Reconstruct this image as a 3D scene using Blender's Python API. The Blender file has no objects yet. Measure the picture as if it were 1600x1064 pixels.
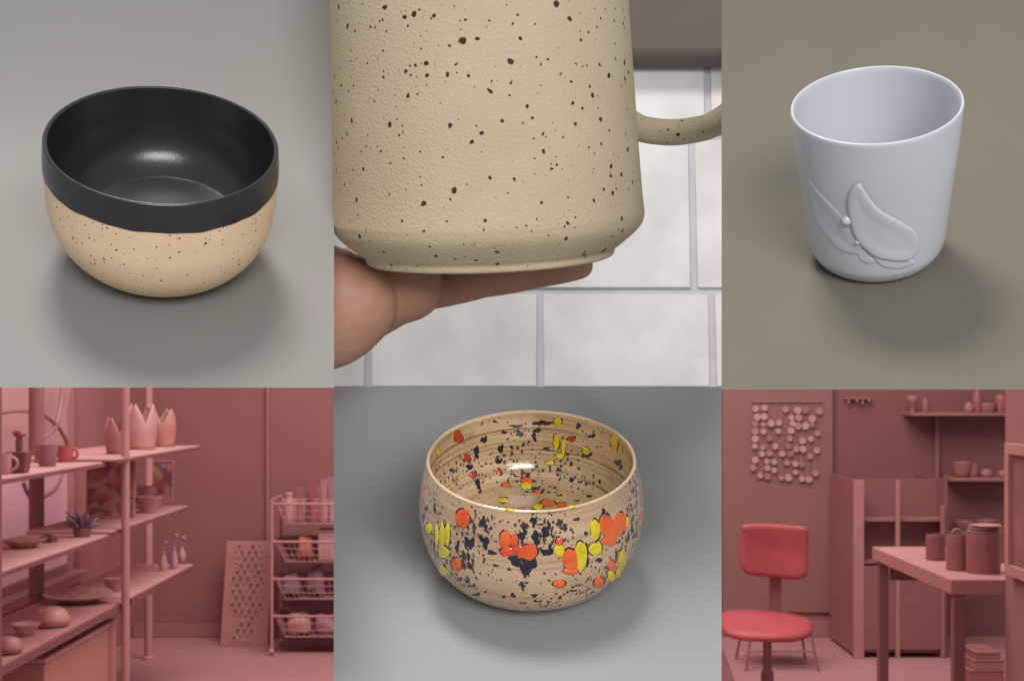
import bpy, bmesh, math, random
from mathutils import Vector, Matrix, noise
from mathutils.bvhtree import BVHTree
random.seed(7)
S = bpy.context.scene
COL = S.collection
F, CX, CY, EYE = 2200.0, 800.0, 620.0, 1.55      # focal length in photo pixels, principal point, eye height
CAMP = Vector((0, 0, EYE))

# ------------------------------------------------------------------ camera
cd = bpy.data.cameras.new('camera'); cam = bpy.data.objects.new('camera', cd); COL.objects.link(cam)
cam.location = CAMP; cam.rotation_euler = (math.radians(90), 0, 0)
cd.sensor_width = 36; cd.lens = 36 * F / 1600; cd.shift_y = (CY - 532) / 1600
cd.clip_start = 0.02; cd.clip_end = 60
cd.dof.use_dof = True; cd.dof.focus_distance = 0.56; cd.dof.aperture_fstop = 48
S.camera = cam
# ------------------------------------------------------------------ light
w = bpy.data.worlds.new('World'); S.world = w; w.use_nodes = True
bg = w.node_tree.nodes['Background']; bg.inputs[0].default_value = (0.93, 0.96, 1.0, 1); bg.inputs[1].default_value = 0.36

def area(name, loc, target, size, power, color=(1, 1, 1), sy=None):
    l = bpy.data.lights.new(name, 'AREA'); l.energy = power; l.color = color; l.size = size
    if sy: l.shape = 'RECTANGLE'; l.size_y = sy
    o = bpy.data.objects.new(name, l); COL.objects.link(o); o.location = loc
    o.rotation_euler = (Vector(target) - Vector(loc)).to_track_quat('-Z', 'Y').to_euler()
    return o
area('softbox_lamp', (-0.16, 0.36, 2.7), (0.0, 0.6, 1.6), 0.36, 11.5, (1.0, 0.97, 0.92), 0.26)
area('added_front_fill', (0.35, -1.1, 1.95), (0.05, 0.6, 1.55), 0.9, 23, (1.0, 0.98, 0.95), 0.6)  # fill light added behind the viewer to brighten the boards
area('added_room_fill', (0.2, 6.0, 4.4), (0.0, 7.6, 0.0), 4.0, 285, (1.0, 0.98, 0.97), 3.0)  # unseen fill light added above the room to lift its tones
S.view_settings.view_transform = 'Standard'; S.view_settings.look = 'None'
S.view_settings.exposure = 0; S.view_settings.gamma = 1; S.view_settings.use_curve_mapping = False
S.render.engine = 'CYCLES'

# ------------------------------------------------------------------ helpers
def P(px, py, Y):
    return Vector(((px - CX) / F * Y, Y, EYE - (py - CY) / F * Y))
def RAY(px, py):
    return Vector(((px - CX) / F, 1, -(py - CY) / F)).normalized()
def lin(c):
    return tuple((x / 255 / 12.92 if x / 255 <= 0.04045 else ((x / 255 + 0.055) / 1.055) ** 2.4) for x in c) + (1,)
MATS = {}
def mat(name, rgb, rough=0.6, var=0.06, scale=8.0, bump=0.0, bscale=60.0, spec=0.4, coat=0.0, metal=0.0, detail=4.0):
    """plain surface: base colour with a slow and a fine variation, fine relief"""
    if name in MATS: return MATS[name]
    m = bpy.data.materials.new(name); m.use_nodes = True; nt = m.node_tree; b = nt.nodes['Principled BSDF']
    tc = nt.nodes.new('ShaderNodeTexCoord'); nz = nt.nodes.new('ShaderNodeTexNoise')
    nz.inputs['Scale'].default_value = scale; nz.inputs['Detail'].default_value = detail
    nt.links.new(tc.outputs['Object'], nz.inputs['Vector'])
    mx = nt.nodes.new('ShaderNodeMix'); mx.data_type = 'RGBA'
    c = lin(rgb)
    mx.inputs['A'].default_value = tuple(x * (1 - var) for x in c[:3]) + (1,)
    mx.inputs['B'].default_value = tuple(min(1, x * (1 + var)) for x in c[:3]) + (1,)
    rp = nt.nodes.new('ShaderNodeMapRange'); rp.inputs[1].default_value = 0.3; rp.inputs[2].default_value = 0.7
    nt.links.new(nz.outputs['Fac'], rp.inputs[0]); nt.links.new(rp.outputs[0], mx.inputs['Factor'])
    nt.links.new(mx.outputs['Result'], b.inputs['Base Color'])
    b.inputs['Roughness'].default_value = rough; b.inputs['Specular IOR Level'].default_value = spec
    b.inputs['Coat Weight'].default_value = coat; b.inputs['Coat Roughness'].default_value = 0.06; b.inputs['Metallic'].default_value = metal
    if bump:
        n2 = nt.nodes.new('ShaderNodeTexNoise'); n2.inputs['Scale'].default_value = bscale; n2.inputs['Detail'].default_value = 3
        nt.links.new(tc.outputs['Object'], n2.inputs['Vector'])
        bp = nt.nodes.new('ShaderNodeBump'); bp.inputs['Strength'].default_value = bump; bp.inputs['Distance'].default_value = 0.002
        nt.links.new(n2.outputs['Fac'], bp.inputs['Height']); nt.links.new(bp.outputs['Normal'], b.inputs['Normal'])
    MATS[name] = m
    return m

def link(name, me, m=None, parent=None):
    o = bpy.data.objects.new(name, me); COL.objects.link(o)
    if m and me is not None and not me.materials: me.materials.append(m)
    if parent is not None: o.parent = parent
    return o
def mesh(name, V, Fc, smooth=True):
    me = bpy.data.meshes.new(name); me.from_pydata([tuple(v) for v in V], [], Fc); me.update()
    bm = bmesh.new(); bm.from_mesh(me); bmesh.ops.recalc_face_normals(bm, faces=bm.faces); bm.to_mesh(me); bm.free()
    if smooth:
        for p in me.polygons: p.use_smooth = True
    return me
def tag(o, label=None, cat=None, group=None, kind=None):
    if label: o['label'] = label
    if cat: o['category'] = cat
    if group: o['group'] = group
    if kind: o['kind'] = kind
    return o
def empty(name, M, label=None, cat=None, group=None):
    o = bpy.data.objects.new(name, None); COL.objects.link(o); o.empty_display_size = 0.02
    if not isinstance(M, Matrix): M = Matrix.Translation(M)
    o.matrix_world = M
    return tag(o, label, cat, group)

class MB:
    """collects shapes (in the parent's local space) and links them as one mesh object"""
    def __init__(s): s.v = []; s.f = []
    def add(s, V, Fc):
        n = len(s.v); s.v += [Vector(v) for v in V]; s.f += [tuple(i + n for i in f) for f in Fc]; return s
    def box(s, x0, x1, y0, y1, z0, z1):
        V = [(x, y, z) for z in (z0, z1) for y in (y0, y1) for x in (x0, x1)]
        return s.add(V, [(0, 2, 3, 1), (4, 5, 7, 6), (0, 1, 5, 4), (2, 6, 7, 3), (0, 4, 6, 2), (1, 3, 7, 5)])
    def tube(s, pts, r, n=8, closed=False):
        pts = [Vector(p) for p in pts]; rr = r if isinstance(r, (list, tuple)) else [r] * len(pts)
        V = []; N = len(pts); up = None
        for i, p in enumerate(pts):
            a = pts[(i - 1) % N] if (closed or i > 0) else p; b = pts[(i + 1) % N] if (closed or i < N - 1) else p
            t = (b - a).normalized()
            if up is None:
                up = Vector((0, 0, 1)) if abs(t.z) < .9 else Vector((1, 0, 0))
            x = t.cross(up).normalized(); up = x.cross(t).normalized()
            for k in range(n):
                q = 2 * math.pi * k / n; V.append(p + (x * math.cos(q) + up * math.sin(q)) * rr[i])
        Fc = []
        for i in range(N if closed else N - 1):
            j = (i + 1) % N
            for k in range(n): Fc.append((i * n + k, i * n + (k + 1) % n, j * n + (k + 1) % n, j * n + k))
        if not closed: Fc += [tuple(range(n))[::-1], tuple((N - 1) * n + k for k in range(n))]
        return s.add(V, Fc)
    def lathe(s, prof, n=32, c=(0, 0, 0), sx=1, sy=1, wob=None):
        V = []; Fc = []; idx = []
        for i, (r, z) in enumerate(prof):
            if r < 1e-7:
                idx.append([len(V)]); V.append((c[0], c[1], c[2] + z))
            else:
                row = []
                for k in range(n):
                    q = 2 * math.pi * k / n; dz = wob(i, q) if wob else 0
                    row.append(len(V)); V.append((c[0] + r * sx * math.cos(q), c[1] + r * sy * math.sin(q), c[2] + z + dz))
                idx.append(row)
        for a, b in zip(idx, idx[1:]):
            for k in range(n):
                k2 = (k + 1) % n
                if len(a) == 1 and len(b) == 1: continue
                if len(a) == 1: Fc.append((a[0], b[k], b[k2]))
                elif len(b) == 1: Fc.append((a[k], b[0], a[k2]))
                else: Fc.append((a[k], b[k], b[k2], a[k2]))
        return s.add(V, Fc)
    def ball(s, c, r, n=12, sx=1, sy=1, sz=1):
        m = max(5, n // 2); prof = [(r * math.sin(math.pi * i / m), -r * sz * math.cos(math.pi * i / m)) for i in range(m + 1)]
        return s.lathe(prof, n, c, sx, sy)
    def prism(s, poly, z0, z1, axis='z'):
        n = len(poly); V = []
        for z in (z0, z1):
            for a, b in poly: V.append((a, b, z) if axis == 'z' else ((a, z, b) if axis == 'y' else (z, a, b)))
        Fc = [tuple(range(n)), tuple(range(n, 2 * n))[::-1]] + [(i, (i + 1) % n, n + (i + 1) % n, n + i) for i in range(n)]
        return s.add(V, Fc)
    def build(s, name, m, parent=None, smooth=True, bevel=0, sub=0):
        me = mesh(name, s.v, s.f, smooth)
        o = link(name, me, m, parent)
        if smooth and not sub:
            me.set_sharp_from_angle(angle=math.radians(38))
        if bevel:
            md = o.modifiers.new('bevel', 'BEVEL'); md.width = bevel; md.segments = 2; md.limit_method = 'ANGLE'
        if sub:
            md = o.modifiers.new('sub', 'SUBSURF'); md.levels = sub; md.render_levels = sub
        return o

def crom(pts, per=8):
    """smooth open curve through points"""
    out = []; n = len(pts)
    for i in range(n - 1):
        p0 = pts[max(i - 1, 0)]; p1 = pts[i]; p2 = pts[i + 1]; p3 = pts[min(i + 2, n - 1)]
        for k in range(per):
            t = k / per
            out.append(tuple(0.5 * (2 * b + (c - a) * t + (2 * a - 5 * b + 4 * c - d) * t * t + (3 * b - a - 3 * c + d) * t ** 3) for a, b, c, d in zip(p0, p1, p2, p3)))
    out.append(tuple(pts[-1])); return out

def frame(px, py, Y, elev, roll=0.0):
    """a board's frame: origin on the board, z = board normal, y = away from the viewer, x = right"""
    B = P(px, py, Y); v = (B - CAMP).normalized(); u = (Vector((0, 0, 1)) - v * v.z).normalized(); r = v.cross(u)
    e = math.radians(elev); n = u * math.cos(e) - v * math.sin(e); g = v * math.cos(e) + u * math.sin(e)
    M = Matrix((r, g, n)).transposed()
    M = (Matrix.Rotation(math.radians(roll), 3, v) @ M).to_4x4(); M.translation = B
    return M

def sweep_board(name, M, rect, y1, a, slope, m, label, thick=0.003, nx=14, ny=40):
    """a paper sweep: flat where the pot stands, curving up behind it; cut as a fan widening to the back"""
    I = M.inverted(); o = I @ CAMP; ym = y1 + slope / (2 * a)
    def h(y): return 0 if y < y1 else (a * (y - y1) ** 2 if y < ym else a * (ym - y1) ** 2 + slope * (y - ym))
    V = []; x0, y0, x1, yb = rect
    for t in (0, 1):
        for j in range(ny + 1):
            for i in range(nx + 1):
                d = I.to_3x3() @ RAY(x0 + (x1 - x0) * i / nx, y0 + (yb - y0) * j / ny)
                lo, hi = 0.05, 4.0
                for _ in range(50):
                    mid = (lo + hi) / 2; q = o + d * mid
                    if q.z > h(q.y): lo = mid
                    else: hi = mid
                V.append(o + d * (lo + thick * t))
    w_ = nx + 1; off = w_ * (ny + 1); Fc = []
    for j in range(ny):
        for i in range(nx):
            q = j * w_ + i; Fc.append((q, q + 1, q + w_ + 1, q + w_)); Fc.append((off + q, off + q + w_, off + q + w_ + 1, off + q + 1))
    ring = [i for i in range(nx)] + [j * w_ + nx for j in range(ny)] + [ny * w_ + i for i in range(nx, 0, -1)] + [j * w_ for j in range(ny, 0, -1)]
    for q, p in zip(ring, ring[1:] + ring[:1]): Fc.append((q, off + q, off + p, p))
    me = mesh(name, V, Fc); me.set_sharp_from_angle(angle=math.radians(40))
    ob = link(name, me, m); ob.matrix_world = M
    return tag(ob, label, 'backdrop', kind='structure')

# ------------------------------------------------------------------ ceramic materials
def speckled(name, rgb, rgb2, scale, dens, rough, grain, gscale, dark=(58, 42, 30)):
    m = bpy.data.materials.new(name); m.use_nodes = True; nt = m.node_tree; b = nt.nodes['Principled BSDF']; L = nt.links.new
    tc = nt.nodes.new('ShaderNodeTexCoord')
    nz = nt.nodes.new('ShaderNodeTexNoise'); nz.inputs['Scale'].default_value = scale * .12; nz.inputs['Detail'].default_value = 5; L(tc.outputs['Object'], nz.inputs['Vector'])
    mx = nt.nodes.new('ShaderNodeMix'); mx.data_type = 'RGBA'; mx.inputs['A'].default_value = lin(rgb); mx.inputs['B'].default_value = lin(rgb2)
    L(nz.outputs['Fac'], mx.inputs['Factor']); prev = mx.outputs['Result']
    # wobble the lookup so the specks are not round
    wn = nt.nodes.new('ShaderNodeTexNoise'); wn.inputs['Scale'].default_value = scale * 1.7; L(tc.outputs['Object'], wn.inputs['Vector'])
    wv = nt.nodes.new('ShaderNodeVectorMath'); wv.operation = 'MULTIPLY_ADD'; L(wn.outputs['Color'], wv.inputs[0])
    wv.inputs[1].default_value = (.5 / scale,) * 3; L(tc.outputs['Object'], wv.inputs[2])
    for sc, dn in dens:
        vo = nt.nodes.new('ShaderNodeTexVoronoi'); vo.inputs['Scale'].default_value = scale * sc; L(wv.outputs[0], vo.inputs['Vector'])
        sp = nt.nodes.new('ShaderNodeSeparateColor'); L(vo.outputs['Color'], sp.inputs[0])
        rad = nt.nodes.new('ShaderNodeMapRange'); rad.inputs[1].default_value = 1 - dn; rad.inputs[2].default_value = 1; rad.inputs[3].default_value = 0.0; rad.inputs[4].default_value = 0.30
        L(sp.outputs[0], rad.inputs[0])
        lt = nt.nodes.new('ShaderNodeMath'); lt.operation = 'SUBTRACT'; L(rad.outputs[0], lt.inputs[0]); L(vo.outputs['Distance'], lt.inputs[1])
        st = nt.nodes.new('ShaderNodeMapRange'); st.inputs[1].default_value = -.01; st.inputs[2].default_value = .05; L(lt.outputs[0], st.inputs[0])
        m2 = nt.nodes.new('ShaderNodeMix'); m2.data_type = 'RGBA'; L(prev, m2.inputs['A']); m2.inputs['B'].default_value = lin(dark); L(st.outputs[0], m2.inputs['Factor']); prev = m2.outputs['Result']
    L(prev, b.inputs['Base Color']); b.inputs['Roughness'].default_value = rough; b.inputs['Specular IOR Level'].default_value = 0.25
    n2 = nt.nodes.new('ShaderNodeTexNoise'); n2.inputs['Scale'].default_value = gscale; n2.inputs['Detail'].default_value = 4; n2.inputs['Roughness'].default_value = .6; L(tc.outputs['Object'], n2.inputs['Vector'])
    bp = nt.nodes.new('ShaderNodeBump'); bp.inputs['Strength'].default_value = grain; bp.inputs['Distance'].default_value = 0.0012; L(n2.outputs['Fac'], bp.inputs['Height']); L(bp.outputs['Normal'], b.inputs['Normal'])
    return m

def streaked_glaze(name, ringw, ca, cb, inside=0.0):
    """tan glossy glaze: throwing rings, navy flecks gathered in clumps and running downwards"""
    m = bpy.data.materials.new(name); m.use_nodes = True; nt = m.node_tree; b = nt.nodes['Principled BSDF']; L = nt.links.new
    tc = nt.nodes.new('ShaderNodeTexCoord')
    def mapped(sx, sy, sz):
        mp = nt.nodes.new('ShaderNodeMapping'); mp.inputs['Scale'].default_value = (sx, sy, sz); L(tc.outputs['Object'], mp.inputs['Vector']); return mp.outputs[0]
    def nz(vec, sc, det=4):
        n = nt.nodes.new('ShaderNodeTexNoise'); n.inputs['Scale'].default_value = sc; n.inputs['Detail'].default_value = det; L(vec, n.inputs['Vector']); return n.outputs['Fac']
    rings = nz(mapped(12, 12, 900), 1.0, 3); slow = nz(mapped(30, 30, 70), 1.0, 3)
    def ramp(v, a, c):
        r = nt.nodes.new('ShaderNodeMapRange'); r.inputs[1].default_value = a; r.inputs[2].default_value = c; L(v, r.inputs[0]); return r.outputs[0]
    def mix(fac, A, B):
        x = nt.nodes.new('ShaderNodeMix'); x.data_type = 'RGBA'; L(fac, x.inputs['Factor'])
        for k, q in (('A', A), ('B', B)):
            if isinstance(q, tuple): x.inputs[k].default_value = lin(q)
            else: L(q, x.inputs[k])
        return x.outputs['Result']
    c = mix(ramp(slow, .35, .65), ca, cb)
    def part(v, f):
        x = nt.nodes.new('ShaderNodeMath'); x.operation = 'MULTIPLY'; L(v, x.inputs[0]); x.inputs[1].default_value = f; return x.outputs[0]
    c = mix(part(ramp(rings, .52, .72), ringw), c, (118, 84, 62))
    c = mix(part(ramp(rings, .42, .28), ringw), c, (222, 194, 160))
    clump = nz(mapped(1, 1, .8), 42, 2)
    wob = nt.nodes.new('ShaderNodeTexNoise'); wob.inputs['Scale'].default_value = 500; L(tc.outputs['Object'], wob.inputs['Vector'])
    for sc, thr, cl0, cl1, sz in ((430, .34, .42 + inside, .64 + inside, .6), (300, .32, .54 + inside, .68 + inside, .5), (640, .36, .28 + inside, .60 + inside, .75)):
        va = nt.nodes.new('ShaderNodeVectorMath'); va.operation = 'MULTIPLY_ADD'; L(wob.outputs['Color'], va.inputs[0]); va.inputs[1].default_value = (.0016,) * 3; L(mapped(1, 1, sz), va.inputs[2])
        vo = nt.nodes.new('ShaderNodeTexVoronoi'); vo.inputs['Scale'].default_value = sc; L(va.outputs[0], vo.inputs['Vector'])
        sp = nt.nodes.new('ShaderNodeSeparateColor'); L(vo.outputs['Color'], sp.inputs[0])
        k = nt.nodes.new('ShaderNodeMath'); k.operation = 'MULTIPLY'; L(ramp(clump, cl0, cl1), k.inputs[0]); L(sp.outputs[0], k.inputs[1])
        k2 = nt.nodes.new('ShaderNodeMath'); k2.operation = 'MULTIPLY'; L(k.outputs[0], k2.inputs[0]); k2.inputs[1].default_value = thr * 1.7
        sb = nt.nodes.new('ShaderNodeMath'); sb.operation = 'SUBTRACT'; L(k2.outputs[0], sb.inputs[0]); L(vo.outputs['Distance'], sb.inputs[1])
        c = mix(part(ramp(sb.outputs[0], -.02, .07), .92), c, (38, 33, 48))
    L(c, b.inputs['Base Color']); b.inputs['Roughness'].default_value = .12; b.inputs['Specular IOR Level'].default_value = .5
    b.inputs['Coat Weight'].default_value = .5; b.inputs['Coat Roughness'].default_value = .03
    bp = nt.nodes.new('ShaderNodeBump'); bp.inputs['Strength'].default_value = .12; bp.inputs['Distance'].default_value = .001; L(rings, bp.inputs['Height']); L(bp.outputs['Normal'], b.inputs['Normal'])
    return m

# ================================================================== THE ROOM (setting), red haze mixed into its material colours
LX, BY = -2.45, 9.1                                  # left wall, back wall
wallm = mat('brown_wall', (139, 86, 84), .8, .04, 1.2, .15, 80)
wall_l = mat('rose_wall', (158, 98, 98), .8, .04, 1.2, .15, 80)
darkm = mat('dark_wall_paint', (130, 78, 77), .8, .05, 1.5, .15, 80)
floorm = mat('room_floor_paint', (165, 112, 111), .55, .07, 1.6, .1, 30)
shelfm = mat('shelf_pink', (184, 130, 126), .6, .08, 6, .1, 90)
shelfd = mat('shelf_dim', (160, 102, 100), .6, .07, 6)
postd = mat('post_dark', (144, 90, 90), .5, .06, 5)  # backlight from the window put into this darker post colour
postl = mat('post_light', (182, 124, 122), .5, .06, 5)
edged = mat('shelf_edge', (126, 74, 74), .6, .05, 6)
st = lambda o: tag(o, kind='structure')
st(MB().box(-3.2, 4.2, 3.2, 9.6, -.08, 0).build('floor', floorm, smooth=False))
st(MB().box(LX, 1.1, BY, BY + .12, 0, 2.7).build('wall_back', wallm, smooth=False))
st(MB().box(1.104, 4.0, BY + .02, BY + .14, 0, 2.7).build('wall_back_right', darkm, smooth=False))
WB = .57                                             # window sill height, window runs Y 4.0 to 7.98
st(MB().box(LX - .14, LX, 3.4, 7.98, 0, WB).build('wall_left_low', wall_l, smooth=False))
st(MB().box(LX - .14, LX, 7.98, BY + .12, 0, 2.7).build('wall_left', wall_l, smooth=False))
st(MB().box(LX + .006, 1.0, BY - .022, BY - .004, .004, .09).build('baseboard', mat('baseboard_paint', (152, 98, 94), .6), smooth=False))
st(MB().box(1.12, 2.1, BY - .002, BY + .016, .004, .16).build('baseboard_right', mat('baseboard_paint', (152, 98, 94)), smooth=False))
# window in the left wall
win = empty('window', (LX - .06, 6.0, WB + .02), 'wide bright shop window behind the shelving in the rose wall', 'window')
pane_up = mat('window_glow_upper', (190, 137, 134), .35, .03, .8); pane_lo = mat('window_glow_lower', (182, 131, 142), .35, .04, .8)
frm = mat('window_frame_paint', (172, 116, 114), .5)
for m in (pane_up, pane_lo):                         # daylight behind the frosted panes
    bs = m.node_tree.nodes['Principled BSDF']; bs.inputs['Emission Strength'].default_value = .02 if m is pane_up else .2; bs.inputs['Emission Color'].default_value = lin((214, 160, 164))
for z0, z1, m in ((0.03, .62, pane_lo), (.65, 1.30, pane_up), (1.33, 2.0, pane_up)):
    MB().box(-.004, .004, -2.0, 1.94, z0, z1).build('pane', m, win, smooth=False)
for z0, z1 in ((-.015, .03), (.62, .65), (1.30, 1.33), (2.0, 2.06)):
    MB().box(-.03, .03, -2.02, 1.96, z0, z1).build('rail', frm, win, smooth=False)
for y in (-1.99, 1.95): MB().box(-.032, .032, y - .02, y + .02, .03, 2.0).build('jamb', frm, win, smooth=False)
sill = MB().box(-.03, .12, -2.02, 1.97, -.06, -.016).build('sill', frm, win, smooth=False)
# wire hoops hanging in the window
def onwin(px, py, X=LX + .07):
    Y = X * F / (px - CX); return Vector((X, Y, EYE - (py - CY) / F * Y))
wire = mat('wire_dull', (152, 104, 108), .5)
def wire_thing(label, curves):
    o = empty('wire_sculpture', onwin(*curves[0][0]), label, 'wire sculpture'); I = o.matrix_world.inverted()
    for c in curves: MB().tube([I @ onwin(*p) for p in crom(c, 6)], .011, 6).build('wire', wire, o)
wire_thing('tall crossing bent wires hanging in the shop window', [[(99, 575), (95, 630), (85, 668), (60, 690)], [(113, 575), (100, 640), (84, 672)]])
wire_thing('wide round wire hoop hanging in the shop window above the mugs', [[(-20, 650), (20, 642), (60, 645), (86, 662), (101, 683), (106, 700)]])
wire_thing('thick curved wire loop hanging below the upper shelf at the window', [[(36, 752), (44, 772), (56, 778), (72, 774), (88, 762), (98, 740)]])
MB_ = MB()
o = MB().tube([(0, 0, 0), (0, 0, 2.5)], .012, 8).build('conduit', mat('conduit_paint', (156, 100, 97), .5)); o.location = P(418, 620, BY - .016) - Vector((0, 0, EYE - .1))
tag(o, 'thin upright conduit pipe on the brown wall beside the basket trolley', 'pipe')

# ------------------------------------------------------------------ shelving
SX0, SX1 = -2.12, -1.75
def sx(px, X): return X * F / (px - CX)              # depth at which X shows at pixel column px
su = empty('shelving_unit', (SX0, 6.2, 0), 'long open three tier metal shelving with round posts before the window', 'shelving')
ZA, ZB, ZC = 1.272, .955, .635
def rel(o): return o.matrix_world.translation
def shelf(x0, x1, y0, y1, z, th, m): 
    b = MB().box(x0 - SX0, x1 - SX0, y0 - 6.2, y1 - 6.2, z - th, z).build('shelf_board', m, su, smooth=False, bevel=.004)
    e = MB().box(x1 - SX0 + .001, x1 - SX0 + .012, y0 - 6.2, y1 - 6.2, z - th - .006, z - .006)  .build('edge_strip', edged, b, smooth=False)
shelf(SX0, SX1, 4.2, 6.02, ZA, .014, shelfm); shelf(SX0 - .1, -1.71, 6.06, 7.72, ZA + .012, .014, shelfm)
shelf(SX0, SX1, 4.2, 6.1, ZB, .014, shelfm); shelf(SX0, SX1, 6.14, 7.6, ZB + .01, .014, shelfm)
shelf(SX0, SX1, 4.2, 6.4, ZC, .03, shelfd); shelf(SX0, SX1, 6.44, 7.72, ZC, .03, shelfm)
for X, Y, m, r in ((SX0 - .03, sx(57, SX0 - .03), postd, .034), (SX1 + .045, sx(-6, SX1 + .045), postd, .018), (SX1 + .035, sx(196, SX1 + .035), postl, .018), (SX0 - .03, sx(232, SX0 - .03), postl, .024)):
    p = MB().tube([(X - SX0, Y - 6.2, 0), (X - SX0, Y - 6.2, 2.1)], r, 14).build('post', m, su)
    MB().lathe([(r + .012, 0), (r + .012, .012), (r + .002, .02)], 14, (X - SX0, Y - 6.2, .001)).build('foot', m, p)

CUR = {}
def on(px, X, Z): return Vector((X, sx(px, X), Z + .0015))
def potm(name, rgb, rough=.5, var=.1): return mat(name, rgb, rough, var, 18, .1, 120)
dk = potm('dark_clay', (130, 78, 76)); red = potm('red_glaze', (170, 80, 80), .35); rose = potm('rose_clay', (160, 100, 96)); pale = potm('pale_clay', (186, 132, 128)); violet = potm('violet_clay', (146, 92, 98))
tan_ = potm('tan_clay', (176, 116, 106)); mauve = potm('mauve_glaze', (178, 124, 132))
# potted cactus with a red flower
p = on(30, -1.80, ZA); k = p.y / F
t = empty('potted_cactus', p, 'dark square pot with a stubby cactus and red bloom', 'plant')
MB().prism([(-11 * k, -11 * k), (11 * k, -11 * k), (11 * k, 11 * k), (-11 * k, 11 * k)], 0, .001).build('pot_base', dk, t)
b = MB(); a0, a1, h = 12 * k, 16 * k, 33 * k
b.add([(-a0, -a0, .0015), (a0, -a0, .0015), (a0, a0, .0015), (-a0, a0, .0015), (-a1, -a1, h), (a1, -a1, h), (a1, a1, h), (-a1, a1, h)], [(0, 3, 2, 1), (4, 5, 6, 7), (0, 1, 5, 4), (1, 2, 6, 5), (2, 3, 7, 6), (3, 0, 4, 7)])
b.build('pot', dk, t, smooth=False, bevel=.003)
MB().lathe([(0, h + .001), (5.5 * k, h + .001), (6 * k, h + 12 * k), (5 * k, h + 23 * k), (0, h + 26 * k)], 10).build('stem', dk, t)
b = MB()
for q in range(7):
    a = q * .9; b.ball((7 * k * math.cos(a), 5 * k * math.sin(a), h + 27 * k + (q % 3) * 2 * k), 4.2 * k, 8)
b.build('bloom', red, t)
def mug(px, X, Z, w, hh, m, label, hang=None, cat='mug', name='mug'):
    p = on(px, X, Z); k = p.y / F; t = empty(name, p, label, cat); r = w / 2 * k; h = hh * k
    MB().lathe([(0, 0), (r * .88, 0), (r * .97, h * .06), (r, h * .5), (r, h), (r * .9, h), (r * .88, h * .1), (0, h * .08)], 22).build('cup', m, t)
    if hang is not None:
        c, s_ = math.cos(hang), math.sin(hang); pts = []
        for i in range(9):
            a = -1.35 + 2.7 * i / 8; d = r * .97 + math.cos(a) * h * .32 - h * .06; pts.append((c * d, s_ * d, h * .5 + math.sin(a) * h * .33))
        MB().tube(pts, 2.6 * k, 7).build('handle', m, t)
    return t
mug(5, -1.83, ZA, 26, 32, pale, 'pale mug at the shelf end beside the square cactus pot', 0.2)
mug(74, -1.86, ZA, 27, 33, violet, 'dark violet mug with handle between cactus pot and red pot', 2.6)
mug(102, -1.90, ZA, 24, 26, red, 'red glazed mug on the upper shelf before the window', .1)
mug(96, -1.99, ZA, 18, 12, dk, 'low dark saucer dish behind the red glazed mug', None, 'dish', 'small_dish')
mug(61, -1.99, ZA, 14, 30, rose, 'slim rose beaker standing behind the dark violet mug', None, 'beaker', 'beaker')
# pointed crown vases
def crown(px, X, Z, w, hh, tips, m, label, m2=None):
    p = on(px, X, Z); k = p.y / F; t = empty('pointed_vase', p, label, 'vase'); n = 48; r = w / 2 * k; V = []; Fc = []
    rows = 12
    for shell in (1.0, .88):
        for j in range(rows + 1):
            for i in range(n):
                q = 2 * math.pi * i / n; ph = (q * tips / (2 * math.pi)) % 1.0
                top = hh * k * (.56 + .44 * max(0, 1 - abs(ph - .5) * 2) ** .8)
                u_ = j / rows; rr = r * shell * (.86 + .2 * math.sin(u_ * 2.2)) * (1 - .25 * max(0, u_ * top / (hh * k) - .6))
                V.append((rr * math.cos(q + .5), rr * math.sin(q + .5), top * u_ + (.004 if shell < 1 else 0)))
    R = rows + 1
    for s_ in (0, 1):
        for j in range(rows):
            for i in range(n):
                i2 = (i + 1) % n; a = (s_ * R + j) * n; c = a + n; f = (a + i, a + i2, c + i2, c + i); Fc.append(f if s_ == 0 else f[::-1])
    for i in range(n):
        i2 = (i + 1) % n; Fc.append((rows * n + i, rows * n + i2, (R + rows) * n + i2, (R + rows) * n + i))
    Fc.append(tuple(range(n))[::-1]); Fc.append(tuple(range(R * n, R * n + n)))
    link('body', mesh('body', V, Fc), m, t)
    if m2: MB().lathe([(0, .001 - hh * 0), (r * .9, .001), (r * .92, .006), (0, .008)], 24).build('foot', m2, t)
    return t
crown(183, -1.84, ZA + .012, 36, 56, 4, rose, 'rose clay pointed vase at the near end of the far shelf', dk)
crown(222, -1.88, ZA + .012, 44, 70, 4, pale, 'pale tall vase with pointed crown rim on the upper shelf', tan_)
crown(257, -1.86, ZA + .012, 34, 58, 3, tan_, 'tan pointed vase at the wall end of the upper shelf', rose)
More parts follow.
